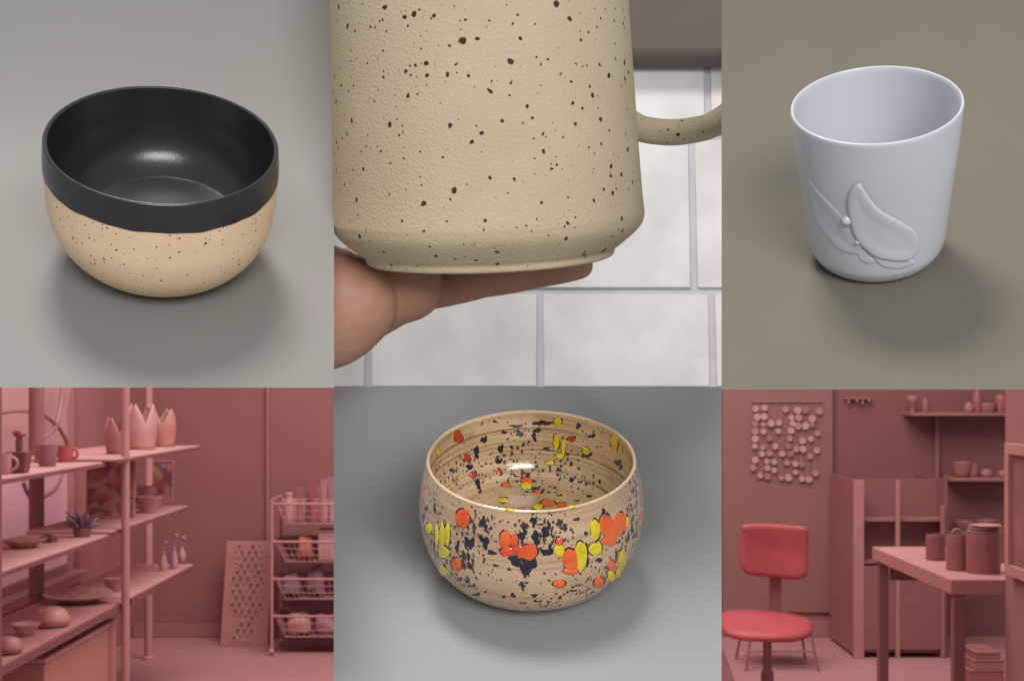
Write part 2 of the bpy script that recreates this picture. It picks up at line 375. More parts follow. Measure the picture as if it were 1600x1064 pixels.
# leaning framed flower pictures on the middle shelf
def flower_print(name, seed, dull=.75):
    m = bpy.data.materials.new(name); m.use_nodes = True; nt = m.node_tree; b = nt.nodes['Principled BSDF']; L = nt.links.new
    tc = nt.nodes.new('ShaderNodeTexCoord'); wn = nt.nodes.new('ShaderNodeTexNoise'); wn.inputs['Scale'].default_value = 14; L(tc.outputs['Object'], wn.inputs['Vector'])
    va = nt.nodes.new('ShaderNodeVectorMath'); va.operation = 'MULTIPLY_ADD'; L(wn.outputs['Color'], va.inputs[0]); va.inputs[1].default_value = (.03,) * 3; L(tc.outputs['Object'], va.inputs[2])
    mp = nt.nodes.new('ShaderNodeMapping'); mp.inputs['Location'].default_value = (seed, seed * .3, seed * .7); L(va.outputs[0], mp.inputs['Vector'])
    vo = nt.nodes.new('ShaderNodeTexVoronoi'); vo.inputs['Scale'].default_value = 32; L(mp.outputs[0], vo.inputs['Vector'])
    sp = nt.nodes.new('ShaderNodeSeparateColor'); L(vo.outputs['Color'], sp.inputs[0])
    cr = nt.nodes.new('ShaderNodeValToRGB'); cr.color_ramp.interpolation = 'CONSTANT'
    cols = [(138, 84, 80), (180, 122, 112), (170, 96, 90), (186, 134, 132), (176, 118, 84), (132, 88, 104), (188, 140, 120), (148, 92, 84)]
    el = cr.color_ramp.elements
    while len(el) < len(cols): el.new(.5)
    for i, c in enumerate(cols): el[i].position = i / len(cols); el[i].color = lin(c)
    L(sp.outputs[0], cr.inputs[0]); L(cr.outputs[0], b.inputs['Base Color']); b.inputs['Roughness'].default_value = .6
    return m
def picture(px, X, Z, w, hh, seed, label):
    p = on(px, X, Z); k = p.y / F; W = w / 2 * k; H = hh * k
    t = empty('framed_picture', Matrix.Translation(p) @ Matrix.Rotation(-.09, 4, 'X'), label, 'picture')
    MB().box(-W + .008, W - .008, -.003, .004, .008, H - .008).build('print', flower_print('flower_print_%d' % seed, seed), t, smooth=False)
    for a in ((-W, W, .0005, .008), (-W, W, H - .008, H)): MB().box(a[0], a[1], -.008, .008, a[2], a[3]).build('frame_rail', pale, t, smooth=False)
    for s_ in (-1, 1):
        x0, x1 = sorted((s_ * W, s_ * (W - .008))); MB().box(x0, x1, -.008, .008, .0085, H - .0085).build('frame_stile', pale, t, smooth=False)
picture(172, -1.94, ZB + .01, 76, 92, 3, 'wide framed flower picture leaning beside the grey spiky plant')
picture(254, -1.93, ZB + .01, 32, 66, 9, 'narrow flower picture at the wall end of the middle shelf')
# grey spiky plant
p = on(128, -1.83, ZB); k = p.y / F; t = empty('spiky_plant', p, 'grey blue spiky succulent spreading over the middle shelf edge', 'plant')
pm = potm('grey_leaf', (124, 88, 100)); MB().lathe([(0, 0), (12 * k, 0), (14 * k, 12 * k), (11 * k, 14 * k), (0, 14 * k)], 14).build('pot', dk, t)
for i in range(26):
    a = i * 2.4; el = .15 + 1.1 * ((i * 7) % 26) / 26; Ln = (22 + 12 * random.random()) * k
    d = Vector((math.cos(a) * math.cos(el), math.sin(a) * math.cos(el) * .8, math.sin(el))); base = Vector((0, 0, 13 * k)) + d * 3 * k
    MB().tube([base, base + d * Ln * .5, base + d * Ln * .8, base + d * Ln], [1.6 * k, 3.2 * k, 2.4 * k, .4 * k], 6).build('leaf', pm, t)
def dish(px, X, Z, w, hh, m, label, sy=.7, cat='dish', name='dish', dome=False, tilt=0):
    p = on(px, X, Z); k = p.y / F; t = empty(name, Matrix.Translation(p + Vector((0, 0, w / 4 * k * math.sin(tilt)))) @ Matrix.Rotation(tilt, 4, 'X'), label, cat); r = w / 2 * k; h = hh * k
    if dome: pr = [(0, 0), (r * .8, 0), (r, h * .25), (r * .95, h * .5), (r * .7, h * .85), (r * .3, h), (0, h)]
    else: pr = [(0, 0), (r * .5, 0), (r * .6, h * .2), (r, h), (r * .96, h * 1.06), (r * .55, h * .45), (0, h * .35)]
    MB().lathe(crom(pr, 3), 28, sy=sy).build('body', m, t)
    return t
patt = mat('patterned_glaze', (176, 124, 122), .4, .3, 40, detail=6)
dish(36, -1.93, ZB, 66, 11, patt, 'long oval patterned dish on the near middle shelf', .9)
b = MB(); p = on(76, -1.9, ZB); k = p.y / F
t = empty('star_dish', p, 'small dark star shaped dish beside the oval patterned dish', 'dish')
poly = []
for i in range(14):
    a = math.pi * i / 7; r = (15 if i % 2 == 0 else 8) * k; poly.append((r * math.cos(a), r * math.sin(a)))
MB().prism(poly, 0, 9 * k).build('body', dk, t, smooth=False, bevel=.004)
MB().lathe([(0, 9 * k + .001), (6 * k, 9 * k + .001), (7 * k, 12 * k), (0, 13 * k)], 12).build('knob', dk, t)
dish(232, -1.84, ZB + .01, 46, 22, pale, 'pale folded dish with scalloped rim on the middle shelf', .8)
dish(228, -1.93, ZB + .01, 30, 30, mauve, 'round mauve bowl behind the pale scalloped dish', 1, 'bowl', 'bowl')
# lower shelf dishes
dish(122, -1.93, ZC, 104, 11, patt, 'large oval platter with violet pattern on the lower shelf', .8, 'platter', 'platter', tilt=.1)
dish(180, -1.87, ZC, 38, 18, pale, 'pale leaf shaped dish beside the large oval platter', .7)
dish(80, -1.84, ZC, 58, 30, tan_, 'upturned tan bowl on the lower shelf before the platter', 1, 'bowl', 'bowl', True)
dish(40, -1.87, ZC, 44, 16, pale, 'shallow pale plate between the upturned bowl and round loaf dish', 1, 'plate', 'plate')
dish(12, -1.80, ZC, 46, 26, rose, 'rounded rose lidded dish at the near end of lower shelf', 1, 'dish', 'lidded_dish', True)
for px, X, hh, m, l in ((255, -1.84, 34, pale, 'pale slim bud vase with sprig beside the bird figure'), (272, -1.80, 40, mauve, 'mauve tall bud vase with sprig at the shelf corner'), (284, -1.84, 28, pale, 'short pale bud vase with sprig at the far shelf end')):
    p = on(px, X, ZC); k = p.y / F; t = empty('bud_vase', p, l, 'vase')
    MB().lathe(crom([(0, 0), (5 * k, 0), (6.5 * k, 8 * k), (5 * k, hh * .5 * k), (2.4 * k, hh * .72 * k), (3.2 * k, hh * .8 * k), (2.2 * k, hh * .8 * k), (1.5 * k, hh * .4 * k), (0, hh * .35 * k)], 3), 14).build('body', m, t)
    MB().tube([(0, 0, hh * .5 * k), (1 * k, 0, hh * k), (3 * k, 0, hh * 1.25 * k)], .8 * k, 5).build('sprig', mauve, t)
    MB().ball((3 * k, 0, hh * 1.28 * k), 3.4 * k, 8).build('bloom', mauve, t)
# plinth box and dish beneath the shelves
y0, y1 = sx(70, -1.785), sx(182, -1.785)
t = empty('plinth_box', (-1.95, (y0 + y1) / 2, 0), 'plain tan plinth box with lighter lid under the shelving', 'box')
hy = (y1 - y0) / 2
bm_ = mat('plinth_card', (178, 116, 104), .7, .05, 3, .1, 60)
MB().box(-.15, .165, -hy, hy, .001, .53).build('carcass', bm_, t, smooth=False, bevel=.005)
MB().box(-.155, .17, -hy - .005, hy + .005, .5315, .552).build('lid', mat('plinth_lid', (186, 128, 128), .6), t, smooth=False, bevel=.003)
p = P(45, 1064, 6.0); 
t = empty('stool', (-2.06, 6.35, 0), 'low mauve side stool beneath the lower shelf', 'stool')
MB().lathe([(0, .40), (.13, .40), (.14, .415), (.13, .43), (0, .43)], 24).build('seat', mauve, t)
for q in range(3): MB().tube([(.05 * math.cos(q * 2.1), .05 * math.sin(q * 2.1), .40), (.12 * math.cos(q * 2.1), .12 * math.sin(q * 2.1), 0.001)], .012, 8).build('leg', postd, t)

# ------------------------------------------------------------------ hexagon board leaning on the wall
hb_y = 8.80; k = hb_y / F
t = empty('hexagon_board', Matrix.Translation(Vector(((382 - CX) * k, hb_y - .02, .001))) @ Matrix.Rotation(-.25, 4, 'X') @ Matrix.Rotation(.012, 4, 'Y'), 'tall rose board covered with honeycomb rings leaning against brown wall', 'board')
bw, bh = 37 * k, 164 * k
MB().box(-bw, bw, 0, .02, 0, bh).build('panel', mat('board_ply', (165, 106, 97), .7, .06, 5), t, smooth=False, bevel=.003)
hexm = mat('hexagon_ring', (186, 132, 126), .5); hole = mat('hexagon_hole', (134, 80, 76), .7)
R_, r_ = 6.1 * k, 4.4 * k
me_r = MB()
V = []; 
for rr in (R_, r_):
    for yy in (-.006, 0): V += [(rr * math.sin(i * math.pi / 3), yy, rr * math.cos(i * math.pi / 3)) for i in range(6)]
Fc = []
for i in range(6):
    j = (i + 1) % 6; Fc += [(i, j, 12 + j, 12 + i), (i, 6 + i, 6 + j, j), (12 + i, 12 + j, 18 + j, 18 + i)]
hexring = mesh('hexagon', V, Fc, False); hexring.materials.append(hexm)
hexfill = mesh('hexagon_infill', [(r_ * .93 * math.sin(i * math.pi / 3), -.0012, r_ * .93 * math.cos(i * math.pi / 3)) for i in range(6)] + [(r_ * .93 * math.sin(i * math.pi / 3), -.0002, r_ * .93 * math.cos(i * math.pi / 3)) for i in range(6)], [(0, 1, 2, 3, 4, 5), (11, 10, 9, 8, 7, 6)] + [(i, (i + 1) % 6, 6 + (i + 1) % 6, 6 + i) for i in range(6)], False); hexfill.materials.append(hole)
rnd = random.Random(4)
for row in range(15):
    n = 5 if row % 2 else 4
    if row > 10: n -= 1
    for c in range(n):
        if rnd.random() < .1: continue
        x = (c - (n - 1) / 2 - (.5 if row > 10 else 0)) * 10.9 * k; z = bh - 10 * k - row * 10.2 * k
        if row == 0 and c == 1: continue
        o = link('hexagon', hexring, None, t); o.location = (x, -.0006, z)
        if rnd.random() < .75: f = link('infill', hexfill, None, o)

# ------------------------------------------------------------------ basket trolley
cy_ = 8.62; k = cy_ / F
t = empty('basket_trolley', ((520 - CX) * k, cy_, 0), 'light metal basket trolley on casters with four wire trays', 'trolley')
cartm = mat('trolley_metal', (176, 118, 116), .4, .05, 10); tray = mat('tray_mesh', (160, 104, 103), .55, .1, 25)
HW = 88 * k; z_at = lambda py: EYE - (py - CY) * k
for sx_ in (-1, 1):
    for yy in (-.17, .17):
        MB().tube([(sx_ * HW, yy, .045), (sx_ * HW, yy, z_at(778))], .010, 8).build('upright', cartm, t)
        c_ = MB().lathe([(0, -.012), (.018, -.012), (.022, 0), (.018, .012), (0, .012)], 12)
        c_.v = [Vector((sx_ * HW + v.z, yy + v.x, .0235 + v.y)) for v in c_.v]; c_.build('caster', cartm, t)
    MB().tube([(sx_ * HW, -.17, z_at(778)), (sx_ * HW, .17, z_at(778))], .010, 8).build('side_rail', cartm, t)
for top, bot in ((784, 816), (842, 874), (899, 932), (956, 990)):
    zt, zb = z_at(top), z_at(bot); a, c = HW - .02, HW - .075
    b = MB(); V = [(-a, -.16, zt), (a, -.16, zt), (a, .16, zt), (-a, .16, zt), (-c, -.12, zb), (c, -.12, zb), (c, .12, zb), (-c, .12, zb)]
    b.add(V, [(3, 0, 4, 7), (4, 5, 6, 7), (2, 3, 7, 6)])
    o = b.build('tray', tray, t, smooth=False); sm = o.modifiers.new('thick', 'SOLIDIFY'); sm.thickness = .004
    MB().tube([(-a - .018, -.165, zt), (a + .018, -.165, zt), (a + .018, .165, zt), (-a - .018, .165, zt)], .008, 8, True).build('tray_rim', cartm, o)
    for i in range(19):
        x = -c + 2 * c * i / 18; MB().tube([(x * a / c, -.1665, zt), (x, -.1265, zb)], .0022, 5).build('wire', cartm, o)
    for q in (.33, .66, .97): MB().tube([(-a + (a - c) * q, -.168 + .04 * q, zt + (zb - zt) * q), (a - (a - c) * q, -.168 + .04 * q, zt + (zb - zt) * q)], .0024, 5).build('wire', cartm, o)
zt0, zt1, zt2, zt3 = z_at(816), z_at(874), z_at(932), z_at(990)
def in_cart(px, dy, z): return Vector(((px - CX) * k, cy_ + dy, z + .003))
t = empty('jar', in_cart(453, -.03, zt0), 'pale round jar at the trolley top corner', 'jar'); MB().lathe(crom([(0, 0), (7 * k, 0), (8 * k, 20 * k), (5.5 * k, 40 * k), (6.5 * k, 44 * k), (5 * k, 44 * k), (4 * k, 20 * k), (0, 10 * k)], 3), 16).build('body', pale, t)
for i, (px, hh, m, wd) in enumerate(((470, 54, rose, 'rose'), (480, 48, dk, 'dark'), (490, 62, red, 'red'), (499, 56, tan_, 'tan'), (508, 68, pale, 'pale'), (516, 70, mauve, 'mauve'))):
    b_ = empty('brush_pot', in_cart(px, .05 if i % 2 else -.04, zt0), 'small %s pot of upright brushes in the top trolley tray' % wd, 'brush pot')
    MB().lathe([(0, 0), (4.5 * k, 0), (5 * k, 32 * k), (4.2 * k, 32 * k), (3.6 * k, 6 * k), (0, 5 * k)], 12).build('pot', m, b_)
    for q in range(3): MB().tube([(0, 0, 6 * k), ((q - 1) * 4 * k, (q % 2) * 2 * k, hh * k)], [.8 * k, 1.1 * k], 5).build('brush', m, b_)
def lump(name, px, dy, z, w, hh, m, label, cat, dp=.09, seed=1):
    p = in_cart(px, dy, z); o = empty(name, p, label, cat); b = MB().ball((0, 0, 0), 1, 20)
    V = []
    for v in b.v:
        v = Vector((v.x * abs(v.x) ** -.35 if v.x else 0, v.y * abs(v.y) ** -.35 if v.y else 0, v.z * abs(v.z) ** -.35 if v.z else 0))
        v *= .8 + .35 * noise.noise(v * 1.3 + Vector((seed, 0, 0))); V.append(Vector((v.x * w / 2 * k, v.y * dp, (v.z) * hh / 2 * k)))
    zm = min(v.z for v in V); b.v = [v - Vector((0, 0, zm)) for v in V]
    b.build('body', m, o); return o
lump('sponge', 478, -.05, zt1, 30, 42, mat('orange_foam', (176, 104, 84), .8, .08, 30), 'orange sponge lump in the second trolley tray', 'sponge', .06, 3)
o = empty('carton', in_cart(518, -.02, zt1), 'pale paper carton standing in the second trolley tray', 'carton'); MB().box(-18 * k, 18 * k, -.06, .06, 0, 44 * k).build('body', pale, o, smooth=False, bevel=.004)
MB().box(-18.5 * k, 18.5 * k, -.062, .062, 44 * k + .001, 48 * k).build('lid', pale, o, smooth=False, bevel=.003)
lump('bag', 458, -.05, zt2, 34, 40, mat('blue_bag', (134, 96, 112), .6, .1, 20), 'grey blue bag slumped in the third trolley tray', 'bag', .07, 7)
lump('cloth', 496, -.03, zt2, 30, 58, mat('grey_cloth', (140, 100, 104), .7, .1, 20), 'grey crumpled cloth bundle in the third trolley tray', 'cloth', .05, 11)
lump('cloth', 468, -.04, zt3, 44, 42, pale, 'pale folded cloth at the front of the bottom trolley tray', 'cloth', .08, 15)
lump('cloth', 508, -.02, zt3, 38, 34, mauve, 'mauve wrapped bundle beside pale cloth in bottom trolley tray', 'cloth', .07, 21)

# ------------------------------------------------------------------ right side of the room
olive = mat('olive_panel', (137, 90, 85), .75, .04, 2)
k = BY / F
o = MB().box((1128 - CX) * k, (1300 - CX) * k, BY - .026, BY - .003, .1606, 2.5).build('wall_panel', olive, smooth=False, bevel=.004); tag(o, 'tall flat olive brown panel on the wall behind the red chair', 'wall panel')
# disc hanging
dots = """270,170 330,165 475,175 560,180 615,180 710,187 280,228 327,225 515,232 567,232 660,240 265,275 322,280 376,272 430,268 525,272 563,290 615,290 660,280 265,325 323,328 425,325 515,322 697,342
265,378 365,375 505,375 593,392 650,380 262,430 318,438 405,430 495,430 550,450 597,450 692,460 312,482 365,480 452,482 510,480 645,497 265,525 347,535 397,538 485,545 543,552 587,555 252,578 350,580 397,597 545,610 683,615
300,632 350,638 447,648 495,648 590,655 638,660""".split()
t = empty('disc_hanging', P(1228, 755, BY - .032), 'square wall hanging of pale round discs on cords above the red chair', 'wall hanging'); I = t.matrix_world.inverted()
cdm = mat('disc_cord', (146, 96, 91), .7); discs = [mat('disc_%d' % i, c, .5, .12, 40) for i, c in enumerate(((184, 134, 128), (170, 118, 112), (156, 102, 98)))]
for i in range(10):
    a = I @ P(1182 + i * 10.6, 628, BY - .031); c = I @ P(1182 + i * 10.6, 752, BY - .031); MB().tube([a, c], .0022, 5).build('cord', cdm, t)
MB().tube([I @ P(1174, 628, BY - .031), I @ P(1286, 628, BY - .031)], .006, 6).build('rod', cdm, t)
dm = [mesh('disc', MB().lathe([(0, -.004), (.0195, -.004), (.0215, -.002), (.0215, .003), (0, .003)], 12).v, MB().lathe([(0, -.004), (.0195, -.004), (.0215, -.002), (.0215, .003), (0, .003)], 12).f) for _ in range(3)]
for i in range(3): dm[i].materials.append(discs[i]); dm[i].set_sharp_from_angle(angle=math.radians(35))
rnd = random.Random(3)
for i, s_ in enumerate(dots):
    zx, zy = map(float, s_.split(',')); o = link('disc', dm[(0, 0, 1, 0, 2, 1, 0)[i % 7]], None, t)
    o.location = I @ P(1120 + zx / 4.433, 600 + zy / 4.433, BY - .042); o.rotation_euler = (math.radians(90), rnd.uniform(-.3, .3), 0); s2 = rnd.uniform(.8, 1.1); o.scale = (s2, s2 * rnd.uniform(.9, 1.1), 1)
# red swivel chair
CYR = 7.0; k = CYR / F
redm = mat('red_upholstery', (166, 66, 70), .55, .06, 10, .12, 200); steel = mat('dull_steel', (138, 82, 82), .4, .05, 8)
cx_ = (1199 - CX) * k
t = empty('swivel_chair', (cx_, CYR, 0), 'bright red swivel chair with rounded back pad on a single column', 'chair')
def pad(poly_pts, th, dome, m, name, M):
    """a rounded pad from an outline in its own plane"""
    n = len(poly_pts); c = Vector((sum(p[0] for p in poly_pts) / n, sum(p[1] for p in poly_pts) / n)); V = []; Fc = []
    rings = [(0.0, 1), (.5, 1), (.8, .96), (.93, .8), (1.0, .35), (1.0, -.35), (.93, -.8), (.8, -.96), (.5, -1), (0.0, -1)]
    for s_, hgt in rings:
        for p in poly_pts:
            q = c + (Vector(p) - c) * s_; d = dome * ((q - c).length / .2) ** 2; V.append(M @ Vector((q.x, q.y, hgt * th / 2 + d)))
    for j in range(len(rings) - 1):
        for i in range(n):
            i2 = (i + 1) % n; Fc.append((j * n + i, j * n + i2, (j + 1) * n + i2, (j + 1) * n + i))
    b = MB(); b.add(V, Fc); o = link(name, mesh(name, b.v, b.f), m, t); return o
def outline(pts, per=5):
    out = []; n = len(pts)
    for i in range(n):
        p0, p1, p2, p3 = [pts[(i + d) % n] for d in (-1, 0, 1, 2)]
        for q in range(per):
            u = q / per; out.append(tuple(.5 * (2 * b + (c - a) * u + (2 * a - 5 * b + 4 * c - d) * u * u + (3 * b - a - 3 * c + d) * u ** 3) for a, b, c, d in zip(p0, p1, p2, p3)))
    return out
px2 = lambda x, y: ((x - 1199) * k, (CY - y) * k + EYE)
bk = outline([px2(*p) for p in ((1166, 823), (1190, 821), (1220, 822), (1250, 824), (1264, 826), (1269, 834), (1269, 865), (1268, 896), (1262, 905), (1245, 909), (1215, 906), (1180, 902), (1166, 895), (1160, 880), (1162, 850), (1164, 832))], 4)
Mb = Matrix(((1, 0, 0, 0), (0, 0, -1, .12), (0, 1, 0, 0), (0, 0, 0, 1)))
pad(bk, .04, .03, redm, 'backrest', Mb)
zs = EYE - (972 - CY) * k
seat = outline([(-.235, -.14), (-.15, -.22), (0, -.235), (.12, -.2), (.2, -.1), (.235, .06), (.21, .17), (.1, .2), (-.08, .2), (-.19, .18), (-.235, .05)], 4)
Ms = Matrix.Translation((0, 0, zs)) @ Matrix.Rotation(.13, 4, 'X') @ Matrix.Rotation(.05, 4, 'Y')
pad(seat, .05, -.012, redm, 'seat', Ms)
MB().box((1211 - 1199) * k, (1230 - 1199) * k, .145, .165, zs - .01, EYE - (880 - CY) * k).build('back_bracket', steel, t, smooth=False, bevel=.004)
MB().box(-.04, .05, -.02, .1645, zs - .065, zs - .04).build('seat_plate', steel, t, smooth=False, bevel=.004)
MB().lathe([(0, .06), (.040, .06), (.040, .10), (.032, .11), (.032, EYE - (1050 - CY) * k), (.022, EYE - (1046 - CY) * k), (.022, zs - .0655), (0, zs - .0655)], 16).build('column', steel, t)
for q in range(5):
    a = q * 2 * math.pi / 5 + .3; l_ = MB().tube([(.03 * math.cos(a), .03 * math.sin(a), .085), (.27 * math.cos(a), .27 * math.sin(a), .06)], [.022, .014], 8).build('leg', steel, t)
    MB().ball((.27 * math.cos(a), .27 * math.sin(a), .0265), .026, 10).build('caster', steel, l_)
# thin wire stool behind it
k = 8.15 / F; t = empty('wire_stool', ((1213 - CX) * k, 8.15, 0), 'thin dark wire legged stool standing behind the red chair', 'stool')
hz = .24
for sx_, sy_ in ((-1, -1), (1, -1), (1, 1), (-1, 1)): MB().tube([(sx_ * .165, sy_ * .14, hz), (sx_ * .205, sy_ * .18, 0.001)], .0075, 6).build('leg', steel, t)
MB().tube([(-.192, -.167, .11), (.192, -.167, .11)], .006, 6).build('rung', steel, t)
MB().lathe([(0, hz), (.19, hz), (.2, hz + .012), (.19, hz + .025), (0, hz + .025)], 24).build('seat', steel, t)
# dark floor mat at the edge of the display
o = MB().add([P(1080, 1012, 8.7), P(1127, 1012, 8.7), P(1150, 1066, 7.6), P(1080, 1066, 7.6)], []).v
fy = lambda px, py: (lambda Y: Vector(((px - CX) / F * Y, Y, 0)))(F * EYE / (py - CY))
a = [fy(1040, 1008), fy(1126, 1008), fy(1150, 1070), fy(1040, 1070)]
o = MB().prism([(v.x, v.y) for v in a], .002, .012).build('floor_mat', mat('dark_mat', (126, 72, 76), .9, .1, 40), smooth=False); tag(o, 'dark mat lying on the floor beside the red chair', 'mat')
# tall cabinet
Yc = 8.36; k = Yc / F
X0, X1, ZT = (1334 - CX) * k, (1482 - CX) * k, EYE - (750 - CY) * k
t = empty('tall_cabinet', ((X0 + X1) / 2, Yc, 0), 'dark open tall cabinet with pale corner posts beside the counter', 'cabinet')
hw = (X1 - X0) / 2; cabd = mat('cabinet_dark', (134, 82, 81), .6, .05, 3); cabm = mat('cabinet_side', (148, 94, 92), .6, .05, 3)
cabp = mat('cabinet_post', (168, 110, 106), .5, .05, 5)
MB().box(-hw + .002, -hw + .016, .02, .64, .02, ZT).build('side_panel', cabm, t, smooth=False)
MB().box(hw - .016, hw, .02, .64, .02, ZT).build('side_panel', cabd, t, smooth=False)
MB().box(-hw + .017, hw - .017, .17, .188, .02, ZT).build('back_panel', cabd, t, smooth=False)
MB().box(-hw, -hw + .062, -.002, .018, .001, ZT).build('corner_post', cabp, t, smooth=False, bevel=.003)
MB().box(-hw + .25, -hw + .275, -.002, .018, .001, ZT).build('corner_post', cabp, t, smooth=False, bevel=.003)
MB().box(hw - .045, hw - .02, -.002, .018, .001, ZT * .86).build('corner_post', cabm, t, smooth=False, bevel=.003)
for z in (.03, EYE - (945 - CY) * k, EYE - (881 - CY) * k, EYE - (815 - CY) * k):
    MB().box(-hw + .018, hw - .018, .03, .169, z, z + .018).build('shelf', cabm, t, smooth=False)
MB().box(-hw + .063, -hw + .249, .0, .016, .05, EYE - (884 - CY) * k).build('door', cabd, t, smooth=False, bevel=.003)
MB().box(-hw + .276, hw - .046, .0, .016, .05, EYE - (884 - CY) * k).build('door', cabd, t, smooth=False, bevel=.003)
# wall shelves
k = BY / F
def wshelf(x0, x1, py, label, dep=.2):
    z = EYE - (py - CY) * k; o = MB().box((x0 - CX) * k, (x1 - CX) * k, BY + .018 - dep, BY + .016, z - .022, z).build('wall_shelf', mat('wall_shelf_paint', (154, 98, 94), .6, .06, 5), smooth=False, bevel=.003)
    tag(o, label, 'shelf'); return z
z1 = wshelf(1411, 1586, 644, 'long upper wall shelf holding small pale vases above the counter')
z2 = wshelf(1472, 1578, 744, 'short middle wall shelf holding the wide pale bowl')
z3 = wshelf(1441, 1580, 826, 'lowest wall shelf right behind the counter pots')
o = MB().box((1460 - CX) * k, (1467 - CX) * k, BY - .012, BY + .014, .6, z1 - .024).build('shelf_upright', mat('upright_paint', (140, 87, 84), .6), smooth=False); tag(o, 'slim vertical support rail under the long upper wall shelf', 'support')
wp = mat('wall_pot_a', (154, 98, 93), .5, .06, 20); wp2 = mat('wall_pot_b', (148, 86, 84), .5, .06, 20)
def wpot(px, z, prof, m, label, cat='vase', name='vase', Y=None):
    Y = Y or BY - .09; kk = Y / F; o = empty(name, Vector(((px - CX) * kk, Y, z + .0015)), label, cat)
    MB().lathe(crom([(r * kk, h * kk) for r, h in prof], 3), 18).build('body', m, o); return o
wpot(1426, z1, [(0, 0), (4, 0), (4, 4), (9, 16), (10, 23), (5, 26), (5, 24), (0, 10)], wp, 'pale heart shaped vase on narrow foot, end of upper wall shelf')
wpot(1446, z1, [(0, 0), (5, 0), (6, 10), (4, 20), (3, 20), (0, 5)], wp2, 'small dim vase beside the heart shaped vase')
wpot(1514, z1, [(0, 0), (7, 0), (8, 7), (4, 15), (3, 15), (0, 5)], wp, 'squat pale jug on the upper wall shelf')
wpot(1527, z1, [(0, 0), (6, 0), (8, 18), (5, 32), (4, 32), (0, 8)], wp2, 'tall reddish vase behind squat jug on upper wall shelf')
wpot(1543, z1, [(0, 0), (10, 0), (13, 12), (12, 14), (9, 3), (0, 3)], wp, 'wide pale bowl near the end of the upper wall shelf', 'bowl', 'bowl')
wpot(1564, z1, [(0, 0), (8, 0), (10, 17), (8, 26), (7, 26), (0, 5)], mat('wall_pot_red', (154, 84, 82), .5), 'reddish round pot on the upper wall shelf')
wpot(1578, z1, [(0, 0), (7, 0), (8, 12), (6, 14), (5, 12), (0, 3)], wp, 'small pale cup at the far end of upper wall shelf', 'cup', 'cup')
wpot(1503, z2, [(0, 0), (9, 0), (13, 8), (16, 22), (15, 22), (8, 4), (0, 3)], wp, 'wide pale flaring bowl on the middle wall shelf', 'bowl', 'bowl')
wpot(1520, z2, [(0, 0), (8, 0), (9, 10), (7, 20), (6, 20), (0, 5)], wp2, 'dim upright jar behind the flaring bowl')
wpot(1541, z2, [(0, 0), (8, 0), (10, 6), (7, 11), (6, 11), (0, 3)], wp, 'small squat sugar bowl beside the flaring bowl', 'bowl', 'bowl')
wpot(1567, z2, [(0, 0), (7, 0), (8, 6), (5, 10), (4, 10), (0, 3)], wp, 'small low cup at the end of middle wall shelf', 'cup', 'cup')
wpot(1451, z3, [(0, 0), (6, 0), (7, 12), (5, 18), (4, 18), (0, 3)], mat('wall_pot_red', (150, 84, 82), .5), 'small reddish mug on the lowest wall shelf', 'mug', 'mug')
wpot(1478, z3, [(0, 0), (7, 0), (9, 10), (8, 11), (6, 2), (0, 2)], wp2, 'small dim bowl on the lowest wall shelf', 'bowl', 'bowl')
wpot(1506, z3, [(0, 0), (11, 0), (15, 12), (14, 13), (9, 3), (0, 3)], wp, 'slanted pale dish stack on lowest wall shelf', 'dish', 'dish')
wpot(1540, z3, [(0, 0), (10, 0), (17, 14), (16, 15), (8, 3), (0, 3)], wp, 'pale broad dish at the end of lowest wall shelf', 'dish', 'dish')
# hanging utensil rail top left of cabinet
o = empty('utensil_rail', P(1335, 622, BY + .0), 'small rail with hanging utensils above the tall cabinet', 'rail'); kk = BY / F
MB().box(-16 * kk, 26 * kk, -.014, .012, -.006, .006).build('rail', wp, o, smooth=False)
for i, (dx, ln) in enumerate(((-10, 7), (3, 5), (12, 8), (22, 4))):
    u_ = MB().tube([(dx * kk, -.02, .004), (dx * kk, -.02, -ln * kk)], .005, 6).build('utensil', wp, o); MB().ball((dx * kk, -.02, -ln * kk), .011, 8).build('spoon_bowl', wp, u_)
# counter table
TX, TY0, TY1, TZ = 1.565, 5.02, 6.12, .90
t = empty('counter_table', (TX + .4, (TY0 + TY1) / 2, 0), 'pale topped work counter on dark square legs', 'table')
hy = (TY1 - TY0) / 2; topm = mat('counter_top', (170, 112, 108), .5, .06, 5); legd = mat('counter_leg', (130, 77, 76), .6, .05, 6)
MB().box(-.4, .9, -hy, hy, TZ - .055, TZ).build('top', topm, t, smooth=False, bevel=.004)
MB().box(-.33, .85, hy - .05, hy - .03, TZ - .14, TZ - .057).build('apron', legd, t, smooth=False)
for x, y in ((-.385, -hy + .015), (-.385, hy - .06), (.8, -hy + .02), (.8, hy - .06)): MB().box(x, x + .042, y, y + .042, .001, TZ - .0575).build('leg', legd, t, smooth=False, bevel=.003)
def cpot(px, Y, prof, m, label, cat='pot', name='pot'): return wpot(px, TZ, prof, m, label, cat, name, Y)
pr_ = mat('pot_brown', (140, 82, 80), .45, .08, 15); pr2 = mat('pot_rust', (150, 88, 85), .45, .08, 15); pr3 = mat('pot_wine', (146, 84, 82), .45, .08, 15)
cyl = lambda r, h: [(0, 0), (r * .9, 0), (r, 3), (r, h * .5), (r, h - 1), (r - 1, h), (r - 2, h), (r - 3, 6), (0, 5)]
cpot(1462, 5.62, cyl(15, 38), pr_, 'dark straight pot at the back of the counter')
cpot(1496, 5.30, cyl(17, 52), pr2, 'rust brown straight pot in the middle of the counter')
cpot(1536, 5.22, cyl(26, 60), pr3, 'broad wine brown crock on the counter under the plates', 'crock', 'crock')
